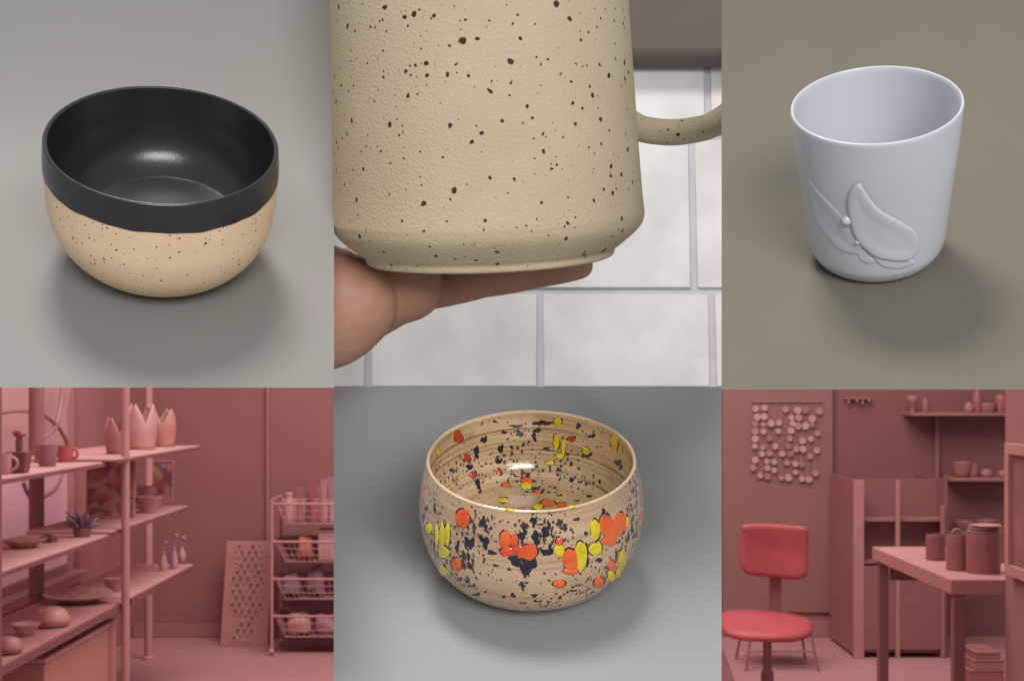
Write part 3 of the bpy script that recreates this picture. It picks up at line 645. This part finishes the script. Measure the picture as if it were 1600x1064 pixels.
cpot(1560, 5.55, cyl(15, 50), mat('pot_rose', (156, 98, 95), .5), 'rose pot behind the broad crock by the wall end')
o = empty('plate_stack', Vector(((1536 - CX) / F * 5.22, 5.22, TZ + 60 / F * 5.22 + .003)), 'stack of pale plates resting on the broad crock', 'plates'); kk = 5.22 / F
for i in range(3): MB().lathe([(0, 0), (18 * kk, 0), (25 * kk, 4 * kk), (24 * kk, 4.6 * kk), (16 * kk, 1.2 * kk), (0, 1.2 * kk)], 28, (i * .004, 0, i * 4.4 * kk)).build('plate', mat('plate_pale', (166, 108, 104), .4), o)
o = empty('tap', Vector(((1492 - CX) / F * 5.30, 5.30, TZ + 52 / F * 5.3 + .001 - .02)), 'pale twisted clay sprig standing in the rust pot', 'ornament'); kk = 5.3 / F
o.name = 'clay_sprig'
MB().tube(crom([(0, 0, -.08), (2 * kk, 0, 4 * kk), (-4 * kk, 0, 12 * kk), (2 * kk, 0, 19 * kk), (9 * kk, 0, 16 * kk)], 4), 2 * kk, 7).build('stem', wp, o)
# crates below the counter
for i, (px, z, w_, h_, m, l) in enumerate(((1530, .001, 54, .10, wp2, 'wide low crate on the floor below the counter'), (1534, .1015, 46, .055, wp, 'pale flat box stacked on the low crate below the counter'), (1532, .157, 38, .04, wp2, 'small dim box on top of the stack below the counter'))):
    Y = 7.6; kk = Y / F; o = empty('box', Vector(((px - CX) * kk, Y, z)), l, 'box'); MB().box(-w_ / 2 * kk, w_ / 2 * kk, -.12, .12, 0, h_ - .012).build('carcass', m, o, smooth=False, bevel=.004)
    MB().box(-w_ / 2 * kk - .003, w_ / 2 * kk + .003, -.123, .123, h_ - .0115, h_).build('lid', m, o, smooth=False, bevel=.003)
# wall stub at the right with a pale framed picture
o = MB().box(1.752, 1.95, 3.6, 5.0, 0, 2.6).build('wall_right', mat('right_wall_paint', (149, 97, 92), .8, .03, 1.5, .1, 60), smooth=False); st(o)
t = empty('wall_picture', (1.75, 4.7, 1.0), 'pale framed dark picture hanging on the end wall beside the counter', 'picture')
yA, zA0, zA1 = sx(1577, 1.74) - 4.7, EYE - (897 - CY) / F * sx(1577, 1.74) - 1.0, EYE - (692 - CY) / F * sx(1577, 1.74) - 1.0
fm = mat('picture_frame_pale', (180, 120, 112), .5)
MB().box(-.012, -.002, -.45, yA - .04, zA0 + .04, zA1 - .04).build('print', mat('picture_dark', (146, 92, 92), .5, .2, 6), t, smooth=False)
MB().box(-.028, -.001, -.5, yA, zA0, zA0 + .038).build('frame_rail', fm, t, smooth=False, bevel=.002); MB().box(-.028, -.001, -.5, yA, zA1 - .038, zA1).build('frame_rail', fm, t, smooth=False, bevel=.002)
MB().box(-.028, -.001, yA - .038, yA, zA0 + .039, zA1 - .039).build('frame_stile', fm, t, smooth=False, bevel=.002); MB().box(-.028, -.001, -.5, -.462, zA0 + .039, zA1 - .039).build('frame_stile', fm, t, smooth=False, bevel=.002)

# ================================================================== THE DISPLAY BOARDS AND THE POTS
gray1 = mat('grey_paper_warm', (126, 125, 122), .6, .03, 9, .04, 1600, .35); gray5 = mat('grey_paper_cool', (149, 151, 151), .5, .03, 9, .04, 1600, .4); kraft = mat('kraft_paper', (108, 103, 93), .75, .06, 14, .06, 1400, .2)
# ---- two tone bowl
Y1 = .56; k1 = Y1 / F; M1 = frame(254, 405, Y1, 35.5)
sweep_board('backdrop_two_tone_bowl', M1, (-40, -40, 522, 605.5), .045, 6, 2.2, gray1, 'warm grey paper sweep under the black and tan bowl')
clay1 = speckled('speckled_tan_clay', (244, 216, 182), (232, 198, 160), 640, ((1, .6), (.6, .16)), .7, .25, 1500)
black = mat('black_satin_glaze', (42, 42, 43), .27, .12, 30, .03, 900, .6)
bowl1 = empty('bowl', M1 @ Matrix.Translation((0, 0, .0002)), 'round bowl with black glazed inside and band over speckled tan clay', 'bowl')
oc = crom([(72, 0), (94, 2), (126, 20), (152, 52), (166, 92), (169.4, 135), (170, 164)], 8)
wob1 = lambda q: (1.1 * math.sin(3 * q + 1) + .8 * math.sin(11 * q) + .6 * math.sin(23 * q + 2)) * k1
b = MB().lathe([(0, 0)] + [(r * k1, z * k1) for r, z in oc], 128, wob=lambda i, q: wob1(q) if i == len(oc) else 0); b.build('clay_body', clay1, bowl1)
up = crom([(170.7, 164), (170.4, 182), (168.6, 202)], 8) + crom([(168.6, 202), (168, 208), (165, 210.5), (161.5, 208)], 5)[1:] + crom([(161.5, 208), (161, 180), (157, 140), (142, 105), (118, 84), (100, 78), (60, 76), (0, 75)], 8)[1:]
b = MB().lathe([(r * k1, z * k1) for r, z in up], 128, wob=lambda i, q: wob1(q) if i == 0 else 0); b.build('glaze', black, bowl1)

# ---- white cup with a winged relief
Y3 = .46; k3 = Y3 / F; M3 = frame(1369, 395, Y3, 33)
sweep_board('backdrop_white_cup', M3, (1127.5, -40, 1640, 608.5), .036, 5, 2.2, kraft, 'brownish kraft paper sweep under the white cup')
porc = mat('white_porcelain', (192, 196, 203), .22, .015, 20, 0, 1, .5)
cup = empty('cup', M3 @ Matrix.Translation((0, 0, .0002)), 'white porcelain cup with raised wing relief and no handle', 'cup')
pc = crom([(76, 0), (88, 3), (98, 16), (103, 36), (110, 110), (118, 190), (122.5, 252)], 10)
inn = crom([(122.5, 252), (121.5, 255.5), (119, 256), (117, 252)], 5)[1:] + crom([(117, 252), (111, 170), (102, 70), (96, 40), (78, 22), (0, 20)], 8)[1:]
MB().lathe([(0, 0)] + [(r * k3, z * k3) for r, z in pc + inn], 144).build('body', porc, cup)
def bvh_of(ob):
    dg = bpy.context.evaluated_depsgraph_get(); me = ob.data; Mw = ob.parent.matrix_world if ob.parent else ob.matrix_world
    return BVHTree.FromPolygons([Mw @ v.co for v in me.vertices], [tuple(p.vertices) for p in me.polygons])
bpy.context.view_layer.update()
cup_b = bvh_of(cup.children[0]); I3 = cup.matrix_world.inverted()
def rad3(z):
    zz = z / k3
    for (r0, a), (r1, c) in zip(pc, pc[1:]):
        if a <= zz <= c: return (r0 + (r1 - r0) * (zz - a) / max(1e-9, c - a)) * k3
    return pc[-1][0] * k3
def surf3(px, py):
    h = cup_b.ray_cast(CAMP, RAY(px, py))[0]; q = I3 @ h; return (math.atan2(q.y, q.x), q.z)
def relief(poly_px, hgt, bev, name, parent, step=1.0, flute=0.0):
    pts = outline(poly_px, 4); pl = [surf3(*p) for p in pts]; R0 = 110 * k3
    pl = [(a * R0, z) for a, z in pl]; n = len(pl); d_ = step * k3
    xs = [p[0] for p in pl]; zs_ = [p[1] for p in pl]; x0, x1, z0, z1_ = min(xs) - 2 * d_, max(xs) + 2 * d_, min(zs_) - 2 * d_, max(zs_) + 2 * d_
    nx, nz_ = int((x1 - x0) / d_) + 1, int((z1_ - z0) / d_) + 1; V = []; ok = []
    for j in range(nz_ + 1):
        for i in range(nx + 1):
            x, z = x0 + i * d_, z0 + j * d_; ins = False; dm_ = 1e9
            for a in range(n):
                xa, za = pl[a]; xb, zb = pl[(a + 1) % n]
                if (za > z) != (zb > z) and x < (xb - xa) * (z - za) / (zb - za) + xa: ins = not ins
                ex, ez = xb - xa, zb - za; u = max(0, min(1, ((x - xa) * ex + (z - za) * ez) / max(1e-15, ex * ex + ez * ez)))
                dm_ = min(dm_, math.hypot(x - xa - u * ex, z - za - u * ez))
            s_ = dm_ if ins else -dm_; u = max(0, min(1, s_ / (bev * k3) + .35)); h = hgt * k3 * math.sqrt(max(0, 1 - (1 - u) ** 2)) - .25 * k3
            if flute and u >= 1: h += flute * k3 * (math.cos(min(1, (s_ / k3 - bev) / 16) * math.pi) - 1) * .5
            r = rad3(z) + h; a = x / R0; V.append((r * math.cos(a), r * math.sin(a), z)); ok.append(s_ > -.8 * d_)
    w_ = nx + 1; Fc = []
    for j in range(nz_):
        for i in range(nx):
            q = j * w_ + i; f = (q, q + 1, q + w_ + 1, q + w_)
            if any(ok[g] for g in f): Fc.append(f)
    return link(name, mesh(name, V, Fc), porc, parent)
wing = relief([(1342, 287), (1352, 300), (1367, 321), (1385, 335), (1406, 346), (1425, 359), (1434, 376), (1431, 393), (1418, 405), (1396, 406), (1369, 400), (1348, 383), (1336, 366), (1330, 343), (1326, 316), (1331, 297)], 5.2, 6, 'wing', cup, flute=1.2)
relief([(1263, 282), (1282, 304), (1309, 332), (1320, 348), (1334, 372), (1346, 388), (1358, 402), (1338, 397), (1313, 391), (1296, 374), (1280, 354), (1270, 329), (1264, 302)], 1.5, 5, 'folded_wing', cup, flute=1.0)
relief([(1366, 402), (1392, 408), (1420, 406), (1428, 412), (1405, 419), (1380, 416)], 2.0, 4, 'tail_feather', cup)
relief([(1342, 395), (1356, 400), (1366, 408), (1356, 411), (1344, 405)], 1.6, 4, 'tail_feather', cup)
def bead(px, py, r, nm):
    a, z = surf3(px, py); R = rad3(z); b = MB().ball((R * math.cos(a), R * math.sin(a), z), r * k3, 16); b.build(nm, porc, cup)
bead(1323, 344, 8.5, 'head'); bead(1340, 378, 5, 'foot_bead')

# ---- spotted glossy bowl
Y5 = .60; k5 = Y5 / F; M5 = frame(830, 896, Y5, 33.5)
sweep_board('backdrop_spotted_bowl', M5, (521.5, 604.4, 1127.5, 1110), .052, 7, 2.4, gray5, 'cool grey paper sweep under the spotted glossy bowl')
tang = streaked_glaze('tan_streaked_glaze', .35, (190, 154, 124), (206, 172, 138)); tangi = streaked_glaze('ringed_inner_glaze', 1.0, (186, 154, 118), (216, 190, 150), .05)
bowl5 = empty('bowl', M5 @ Matrix.Translation((0, 0, .0002)), 'glossy tan bowl splashed with orange yellow and navy spots', 'bowl')
oc = crom([(78, 0), (94, 2), (128, 18), (153, 46), (167, 84), (171, 120), (167, 160), (159, 196), (157.5, 203)], 8)
inn = crom([(157.5, 203), (155.5, 206.5), (153, 206), (151.5, 202)], 5) + crom([(151.5, 202), (155, 182), (158, 150), (154, 122), (140, 101), (114, 91), (60, 88), (0, 87)], 8)[1:]
MB().lathe([(0, 0)] + [(r * k5, z * k5) for r, z in oc], 144).build('body', tang, bowl5)
MB().lathe([(r * k5, z * k5) for r, z in inn], 144).build('interior', tangi, bowl5)
rimm = mat('cream_rim_glaze', (226, 200, 164), .15, .1, 60, 0, 1, .5, .4)
MB().tube([((154.5) * k5 * math.cos(i * math.pi / 72), (154.5) * k5 * math.sin(i * math.pi / 72), 204.6 * k5) for i in range(144)], 2.3 * k5, 8, True).build('rim', rimm, bowl5)
bpy.context.view_layer.update()
b5s = [bvh_of(c) for c in bowl5.children if c.name.split('.')[0] in ('body', 'interior')]; I5 = bowl5.matrix_world.inverted()
def glaze(name, rgb, rgb2, edge):
    m = mat(name, rgb, .16, .06, 300, 0, 1, .5, .5); nt = m.node_tree; b = nt.nodes['Principled BSDF']; tc = nt.nodes.new('ShaderNodeTexCoord')
    n = nt.nodes.new('ShaderNodeTexNoise'); n.inputs['Scale'].default_value = 190; n.inputs['Detail'].default_value = 2; nt.links.new(tc.outputs['Object'], n.inputs['Vector'])
    # thin dark cracks where the glaze pulled apart, and a second tint
    ab = nt.nodes.new('ShaderNodeMath'); ab.operation = 'SUBTRACT'; nt.links.new(n.outputs['Fac'], ab.inputs[0]); ab.inputs[1].default_value = .5
    aa = nt.nodes.new('ShaderNodeMath'); aa.operation = 'ABSOLUTE'; nt.links.new(ab.outputs[0], aa.inputs[0])
    rp = nt.nodes.new('ShaderNodeMapRange'); rp.inputs[1].default_value = .012; rp.inputs[2].default_value = .0; nt.links.new(aa.outputs[0], rp.inputs[0])
    n3 = nt.nodes.new('ShaderNodeTexNoise'); n3.inputs['Scale'].default_value = 90; nt.links.new(tc.outputs['Object'], n3.inputs['Vector'])
    r3 = nt.nodes.new('ShaderNodeMapRange'); r3.inputs[1].default_value = .45; r3.inputs[2].default_value = .7; nt.links.new(n3.outputs['Fac'], r3.inputs[0])
    x = nt.nodes.new('ShaderNodeMix'); x.data_type = 'RGBA'; x.inputs['A'].default_value = lin(rgb); x.inputs['B'].default_value = lin(rgb2); nt.links.new(r3.outputs[0], x.inputs['Factor'])
    y = nt.nodes.new('ShaderNodeMix'); y.data_type = 'RGBA'; nt.links.new(x.outputs['Result'], y.inputs['A']); y.inputs['B'].default_value = lin(edge)
    k_ = nt.nodes.new('ShaderNodeMath'); k_.operation = 'MULTIPLY'; nt.links.new(rp.outputs[0], k_.inputs[0]); nt.links.new(r3.outputs[0], k_.inputs[1]); nt.links.new(k_.outputs[0], y.inputs['Factor'])
    nt.links.new(y.outputs['Result'], b.inputs['Base Color']); return m
GO = glaze('orange_glaze', (236, 106, 46), (226, 78, 34), (70, 20, 16)); GY = glaze('yellow_glaze', (226, 206, 30), (204, 176, 16), (60, 56, 16)); GN = glaze('navy_glaze', (36, 30, 42), (44, 44, 62), (20, 18, 28)); GR = glaze('red_spot_glaze', (196, 60, 34), (176, 48, 30), (60, 16, 14))
GC = {'O': GO, 'Y': GY, 'N': GN, 'R': GR}
srnd = random.Random(11)
def spot(px, py, rx, ry, c, hgt=1.5, wobble=.12):
    """a raised drop of glaze lying on the bowl's surface"""
    n, rings = 20, 5; ph = srnd.random() * 9; V = []; Fc = []
    def hit(x, y, h):
        r = min((q for q in (t_.ray_cast(CAMP, RAY(x, y)) for t_ in b5s) if q[0] is not None), key=lambda q: q[3], default=None)
        if r is None: return None
        return I5 @ (r[0] + r[1] * h * k5 * (1 if r[1].dot(RAY(x, y)) < 0 else -1))
    c0 = hit(px, py, hgt)
    if c0 is None: return
    V.append(c0)
    for j in range(1, rings + 1):
        s_ = j / rings; h = hgt * (1 - s_ ** 3) - (.25 if j == rings else 0)
        for i in range(n):
            a = 2 * math.pi * i / n; w_ = 1 + wobble * (math.sin(2 * a + ph) * .6 + math.sin(3 * a + ph * 2) * .5 + math.sin(5 * a + ph * 3) * .35)
            q = None; f = s_ * w_
            while q is None or (q - c0).length > 3.2 * max(rx, ry) * k5:
                q = hit(px + rx * f * math.cos(a), py + ry * f * math.sin(a), h); f *= .85
                if f < .02: q = c0; break
            V.append(q)
    for i in range(n): Fc.append((0, 1 + i, 1 + (i + 1) % n))
    for j in range(rings - 1):
        for i in range(n):
            a = 1 + j * n + i; a2 = 1 + j * n + (i + 1) % n; Fc.append((a, a + n, a2 + n, a2))
    link({'O': 'orange_spot', 'Y': 'yellow_spot', 'N': 'navy_blotch', 'R': 'red_spot'}[c], mesh('spot', V, Fc), GC[c], bowl5)
z5 = 4.21
ext_n = [(780, 430, 72, 62), (700, 400, 60, 40), (400, 290, 30, 48), (372, 280, 18, 40), (500, 285, 30, 40), (470, 255, 18, 26), (740, 240, 24, 42), (755, 215, 14, 30), (830, 250, 32, 48), (890, 220, 24, 44), (915, 170, 12, 42), (480, 150, 24, 42), (500, 180, 12, 30), (900, 350, 40, 26), (925, 330, 18, 40), (540, 350, 32, 20), (330, 525, 22, 16), (440, 625, 28, 14), (740, 560, 26, 20), (745, 585, 12, 18), (770, 548, 14, 10), (680, 630, 18, 20), (820, 632, 28, 12), (830, 668, 18, 12), (620, 640, 12, 16), (990, 645, 12, 16), (1165, 330, 16, 50), (1170, 420, 12, 26), (1275, 85, 18, 30), (1250, 400, 18, 22), (320, 290, 14, 24), (310, 320, 16, 20), (170, 240, 14, 50), (165, 60, 10, 40), (820, 150, 20, 34), (860, 165, 26, 10), (800, 135, 10, 24), (1100, 130, 24, 14), (1160, 225, 12, 20), (1465, 190, 10, 40), (1440, 250, 10, 30), (380, 540, 14, 14), (420, 565, 18, 14), (565, 435, 20, 12), (400, 440, 14, 30), (490, 400, 10, 18), (1075, 600, 26, 10), (1040, 612, 10, 8), (500, 606, 12, 8), (745, 682, 24, 8), (655, 460, 14, 12), (110, 60, 12, 26), (90, 110, 10, 30), (1360, 370, 12, 40), (1540, 100, 6, 30), (1490, 240, 12, 12)]
for a in ext_n: spot(640 + a[0] / z5, 780 + a[1] / z5, a[2] / z5, a[3] / z5, 'N', .35, .35)
ext = [(350, 125, 42, 70, 'O'), (125, 192, 19, 40, 'Y'), (178, 235, 12, 78, 'Y'), (212, 235, 17, 85, 'Y'), (246, 232, 18, 78, 'Y'), (222, 345, 34, 42, 'Y'), (212, 480, 28, 56, 'Y'), (310, 430, 32, 46, 'O'), (628, 268, 34, 72, 'O'), (690, 285, 26, 62, 'O'), (640, 345, 46, 30, 'O'), (725, 345, 22, 40, 'O'), (782, 345, 54, 58, 'O'), (985, 280, 22, 30, 'O'), (985, 335, 36, 42, 'Y'), (1060, 400, 50, 84, 'O'), (1060, 475, 48, 20, 'O'), (1128, 370, 36, 104, 'Y'), (1222, 325, 40, 46, 'Y'), (1222, 200, 30, 74, 'Y'), (1270, 165, 20, 70, 'O'), (1305, 190, 24, 100, 'O'), (1340, 215, 22, 84, 'O'), (1310, 275, 44, 32, 'O'), (1380, 160, 30, 86, 'O'), (1412, 150, 14, 60, 'O'), (1432, 150, 10, 42, 'Y'), (985, 555, 40, 28, 'O'), (1245, 545, 32, 36, 'O'), (1330, 435, 24, 40, 'O'), (1328, 505, 24, 40, 'Y'), (1398, 400, 22, 80, 'Y'), (1375, 490, 16, 50, 'Y'), (1520, 110, 10, 28, 'O')]
for a in ext: spot(640 + a[0] / z5, 780 + a[1] / z5, a[2] * 1.28 / z5 + .8, a[3] * 1.16 / z5 + .8, 'N', .18, .16)     # dark edge where each drop bled
for a in ext: spot(640 + a[0] / z5, 780 + a[1] / z5, a[2] * 1.12 / z5, a[3] * 1.05 / z5, a[4], 1.9)
inn_ = [(320, 220, 30, 46, 'R'), (380, 360, 22, 28, 'R'), (420, 470, 23, 26, 'R'), (590, 450, 20, 24, 'R'), (635, 535, 30, 20, 'O'), (770, 505, 46, 20, 'O'), (770, 540, 42, 24, 'Y'), (620, 635, 36, 20, 'Y'), (660, 700, 36, 14, 'Y'), (725, 700, 34, 16, 'O'), (845, 680, 32, 24, 'Y'), (910, 655, 46, 26, 'O'), (1000, 670, 36, 22, 'O'), (1060, 678, 32, 16, 'Y'), (975, 125, 30, 30, 'Y'), (965, 255, 22, 56, 'Y'), (1010, 290, 14, 70, 'Y'), (985, 350, 26, 22, 'Y'), (1065, 235, 28, 22, 'R'), (1160, 315, 26, 28, 'Y'), (1345, 255, 28, 56, 'Y'), (1385, 315, 16, 30, 'Y'), (920, 392, 30, 15, 'Y'), (190, 320, 9, 34, 'Y')]
inn_n = [(850, 130, 40, 20), (900, 130, 34, 20), (820, 220, 20, 30), (840, 180, 30, 20), (700, 150, 40, 12), (720, 200, 26, 26), (620, 190, 20, 16), (490, 240, 22, 30), (440, 320, 24, 40), (395, 420, 22, 24), (450, 530, 20, 36), (465, 580, 12, 16), (600, 300, 18, 40), (590, 380, 22, 22), (840, 575, 38, 26), (1200, 215, 26, 16), (1110, 150, 22, 18), (1160, 330, 34, 34), (1370, 390, 22, 30), (1390, 420, 16, 20), (1250, 515, 14, 14), (1180, 610, 20, 12), (830, 385, 12, 12), (1100, 640, 20, 8), (990, 605, 18, 8), (900, 300, 30, 12), (560, 120, 18, 10), (270, 440, 14, 12), (700, 480, 16, 8)]
for a in inn_n: spot(640 + a[0] / z5, 630 + a[1] / z5, a[2] / z5, a[3] / z5, 'N', .3, .4)
for a in inn_: spot(640 + a[0] / z5, 630 + a[1] / z5, a[2] * 1.15 / z5 + .6, a[3] * 1.15 / z5 + .6, 'N', .15, .2)
for a in inn_ + [(842, 582, 26, 16, 'O')]: spot(640 + a[0] / z5, 630 + a[1] / z5, a[2] / z5, a[3] / z5, a[4], 1.3)

# ---- the speckled mug held over white tiles
Y2 = .62; k2 = Y2 / F; M2 = frame(766, 404, Y2, 6.5, -2.4)
clay2 = speckled('speckled_cream_clay', (202, 187, 159), (188, 171, 141), 250, ((1, .5), (.66, .12), (1.8, .35)), .75, .6, 850, (64, 46, 30))
jug = empty('mug', M2, 'large cream speckled stoneware mug resting on the hand', 'mug')
mo = crom([(188, 0), (193, 3), (195, 11), (203, 17)], 5) + crom([(203, 17), (226, 36), (238, 50), (241.5, 64)], 8)[1:] + crom([(241.5, 64), (237, 120), (231, 230), (224, 380), (220, 520)], 8)[1:] + crom([(220, 520), (218, 526), (214, 526), (211, 520)], 4)[1:] + crom([(211, 520), (222, 200), (222, 60), (200, 32), (0, 26)], 8)[1:]
MB().lathe([(0, 4 * k2), (170 * k2, 4 * k2), (176 * k2, 0)] + [(r * k2, z * k2) for r, z in mo], 160).build('body', clay2, jug)
hp = [(215, 0, 196), (246, 0, 193), (280, 0, 184), (320, 0, 179), (360, 0, 181), (400, 0, 190), (446, 0, 225), (466, 0, 310), (440, 0, 400), (380, 0, 444), (300, 0, 456), (215, 0, 456)]
hp = crom(hp, 6); Rz = Matrix.Rotation(math.radians(20), 3, 'Z')
rad = [(36 - 15 * min(1, i / 9) if i < 9 else (21 if i < len(hp) - 9 else 21 + 10 * (i - len(hp) + 9) / 9)) * k2 for i in range(len(hp))]
MB().tube([Rz @ (Vector(p) * k2) for p in hp], rad, 16).build('handle', clay2, jug)

# ---- hand: one continuous skin grown from overlapping rounded masses
skin = bpy.data.materials.new('skin'); skin.use_nodes = True
nt = skin.node_tree; b_ = nt.nodes['Principled BSDF']; tc = nt.nodes.new('ShaderNodeTexCoord')
n1 = nt.nodes.new('ShaderNodeTexNoise'); n1.inputs['Scale'].default_value = 38; n1.inputs['Detail'].default_value = 5; nt.links.new(tc.outputs['Object'], n1.inputs['Vector'])
cr = nt.nodes.new('ShaderNodeValToRGB'); cr.color_ramp.elements[0].position = .3; cr.color_ramp.elements[1].position = .7; cr.color_ramp.elements[0].color = lin((172, 126, 105)); cr.color_ramp.elements[1].color = lin((192, 146, 122)); nt.links.new(n1.outputs['Fac'], cr.inputs[0]); nt.links.new(cr.outputs[0], b_.inputs['Base Color'])
b_.inputs['Roughness'].default_value = .55; b_.inputs['Subsurface Weight'].default_value = .12; b_.inputs['Subsurface Radius'].default_value = (.006, .003, .002)
n2 = nt.nodes.new('ShaderNodeTexVoronoi'); n2.inputs['Scale'].default_value = 900; nt.links.new(tc.outputs['Object'], n2.inputs['Vector']); n3 = nt.nodes.new('ShaderNodeTexNoise'); n3.inputs['Scale'].default_value = 160; n3.inputs['Detail'].default_value = 4; nt.links.new(tc.outputs['Object'], n3.inputs['Vector'])
ad = nt.nodes.new('ShaderNodeMath'); ad.operation = 'MULTIPLY_ADD'; nt.links.new(n2.outputs['Distance'], ad.inputs[0]); ad.inputs[1].default_value = .25; nt.links.new(n3.outputs['Fac'], ad.inputs[2])
bp = nt.nodes.new('ShaderNodeBump'); bp.inputs['Strength'].default_value = .35; bp.inputs['Distance'].default_value = .001; nt.links.new(ad.outputs[0], bp.inputs['Height']); nt.links.new(bp.outputs['Normal'], b_.inputs['Normal'])
HB = MB()
def chain(pts, n=7, flat=1.0):
    """pts: photo column, row, depth, radius in photo pixels"""
    pts = crom([tuple(p) for p in pts], n)
    for px, py, Y, r in pts:
        HB.ball(P(px, py, Y), r * k2, 28)
chain([(40, 505, .66, 84), (200, 505, .655, 86), (330, 500, .65, 90), (430, 494, .64, 94), (500, 490, .632, 92), (545, 476, .626, 75), (566, 466, .622, 56)])       # forearm, heel of the hand
chain([(500, 480, .645, 86), (560, 468, .642, 72), (610, 455, .636, 58), (640, 448, .634, 54)])     # palm edge
chain([(470, 450, .648, 70), (510, 442, .644, 62), (540, 446, .642, 52)])
chain([(470, 470, .632, 82), (505, 462, .626, 76), (532, 464, .623, 68), (556, 466, .622, 58)])
chain([(480, 478, .68, 74), (560, 470, .68, 62), (640, 460, .672, 46)])                              # palm behind
chain([(600, 466, .646, 34), (690, 453, .645, 29), (735, 444, .645, 28), (765, 439, .645, 25), (830, 428, .645, 25), (880, 420, .645, 24), (906, 415, .645, 22)], 9)   # finger along the foot
chain([(600, 462, .672, 32), (700, 448, .672, 28), (800, 436, .672, 25), (860, 424, .670, 22), (880, 421, .668, 20)], 8)
chain([(600, 458, .698, 32), (700, 444, .698, 28), (800, 430, .696, 25), (880, 418, .694, 22)], 8)
chain([(560, 458, .716, 32), (650, 440, .722, 28), (760, 424, .72, 24), (800, 418, .718, 21)], 8)
chain([(500, 470, .70, 48), (540, 430, .722, 36), (580, 380, .734, 30), (610, 330, .736, 26), (622, 300, .732, 22)], 8)   # thumb up behind the mug
hand = empty('person', P(200, 505, .655), 'bare hand and forearm holding up the speckled mug from below', 'person')
I = hand.matrix_world.inverted(); HB.v = [I @ v for v in HB.v]
ho = HB.build('hand', skin, hand)
md = ho.modifiers.new('remesh', 'REMESH'); md.mode = 'VOXEL'; md.voxel_size = .0009; md.use_smooth_shade = True
md = ho.modifiers.new('smooth', 'SMOOTH'); md.iterations = 9; md.factor = .5
bpy.context.view_layer.update(); dg = bpy.context.evaluated_depsgraph_get(); ev = bpy.data.meshes.new_from_object(ho.evaluated_get(dg)); ho.modifiers.clear(); ho.data = ev
for p in ev.polygons: p.use_smooth = True
if not ev.materials: ev.materials.append(skin)
sl = MB().tube([I @ P(x, 505, .66) for x in (-260, -120, 20, 70)], [110 * k2, 108 * k2, 104 * k2, 102 * k2], 24); sl.build('sleeve', mat('grey_sleeve', (110, 106, 104), .9, .1, 60), hand)

# ---- white floor tiles behind the mug
MT = frame(830, 330, 1.0, 74); kt = 1.0 / F
tf = empty('tile_panel', MT, 'white stone tile panel with grey joints behind the speckled mug', 'tile panel')
IT = MT.inverted()
def tl(px, py):
    d = IT.to_3x3() @ RAY(px, py); o = IT @ CAMP; q = o + d * (-o.z / d.z); return q
gm = mat('grout', (192, 192, 197), .9, .06, 30); tilem = mat('white_stone_tile', (216, 213, 211), .5, .1, 26, .15, 60, .3)
pitch = abs(tl(844, 520).x - tl(576, 520).x); rowh = abs(tl(840, 455).y - tl(840, 215).y); yg = tl(840, 455).y
c00, c11 = Vector((tl(420, 300).x, tl(830, 604.0).y, 0)), Vector((tl(1225, 300).x, tl(830, -140).y, 0))
MB().box(c00.x, c11.x, c00.y, c11.y, -.0034, -.0016).build('grout_bed', gm, tf, smooth=False)
MB().box(c00.x + .002, c11.x - .002, c00.y + .012, c11.y - .002, -.016, -.0036).build('backing_board', gm, tf, smooth=False)
gap = .0046
for r in range(-2, 4):
    xg = tl(844, 520).x if r % 2 else tl(1083, 350).x
    for c in range(-5, 5):
        x0, x1 = xg + c * pitch + gap / 2, xg + (c + 1) * pitch - gap / 2; y0, y1 = yg + r * rowh + gap / 2, yg + (r + 1) * rowh - gap / 2
        x0, x1, y0, y1 = max(x0, c00.x), min(x1, c11.x), max(y0, c00.y), min(y1, c11.y)      # cut at the panel's edge
        if x1 - x0 < .01 or y1 - y0 < .01: continue
        o = MB().box(x0, x1, y0, y1, -.0014, random.uniform(0, .0003)).build('tile', tilem, tf, smooth=True, bevel=.0012)
# dark object on the tiles above the handle
a = tl(1052, 66)
t = empty('dark_block', MT @ Matrix.Translation(Vector((a.x + .02, a.y + .012, .0005))), 'dark brown rounded block lying on the tiles above the mug handle', 'block')
MB().box(-.075, .06, -.035, .05, 0, .02).build('body', mat('dark_brown_block', (92, 82, 76), .8, .08, 12), t, smooth=True, bevel=.012)
# ---- stand carrying the boards
stand = empty('display_stand', (0.02, 1.16, 0), 'black upright stand behind the tiles carrying the display boards', 'stand')
blk = mat('black_steel', (40, 40, 42), .5)
MB().tube([(0, 0, .012), (0, 0, 1.75)], .014, 12).build('pole', blk, stand); MB().lathe([(0, 0), (.2, 0), (.2, .01), (.02, .014), (0, .014)], 32).build('base_plate', blk, stand)
def arm(a, c): MB().tube([Vector(a) - Vector((.02, 1.16, 0)), Vector(c) - Vector((.02, 1.16, 0))], .006, 8).build('arm', blk, stand)
TB = MT @ Vector((0, 0, -.017))
arm((.02, 1.16, 1.66), TB)

bpy.context.view_layer.update()
def behind(board, px, py):
    """the point on the back of a board at a photo position"""
    t_ = BVHTree.FromPolygons([board.matrix_world @ v.co for v in board.data.vertices], [tuple(p.vertices) for p in board.data.polygons])
    h = t_.ray_cast(CAMP, RAY(px, py)); return CAMP + RAY(px, py) * (h[3] + .014)
bo = bpy.data.objects
for nm, pts in (('backdrop_two_tone_bowl', ((480, 90), (480, 200))), ('backdrop_white_cup', ((1175, 60), (1175, 180)))):
    for px, py in pts:
        a = behind(bo[nm], px, py); arm(a, MT @ tl(px, py) + RAY(px, py) * .002)
arm(behind(bo['backdrop_spotted_bowl'], 838, 680), (.02, 1.155, 1.50)); arm(behind(bo['backdrop_spotted_bowl'], 838, 900), (.02, 1.155, 1.36))
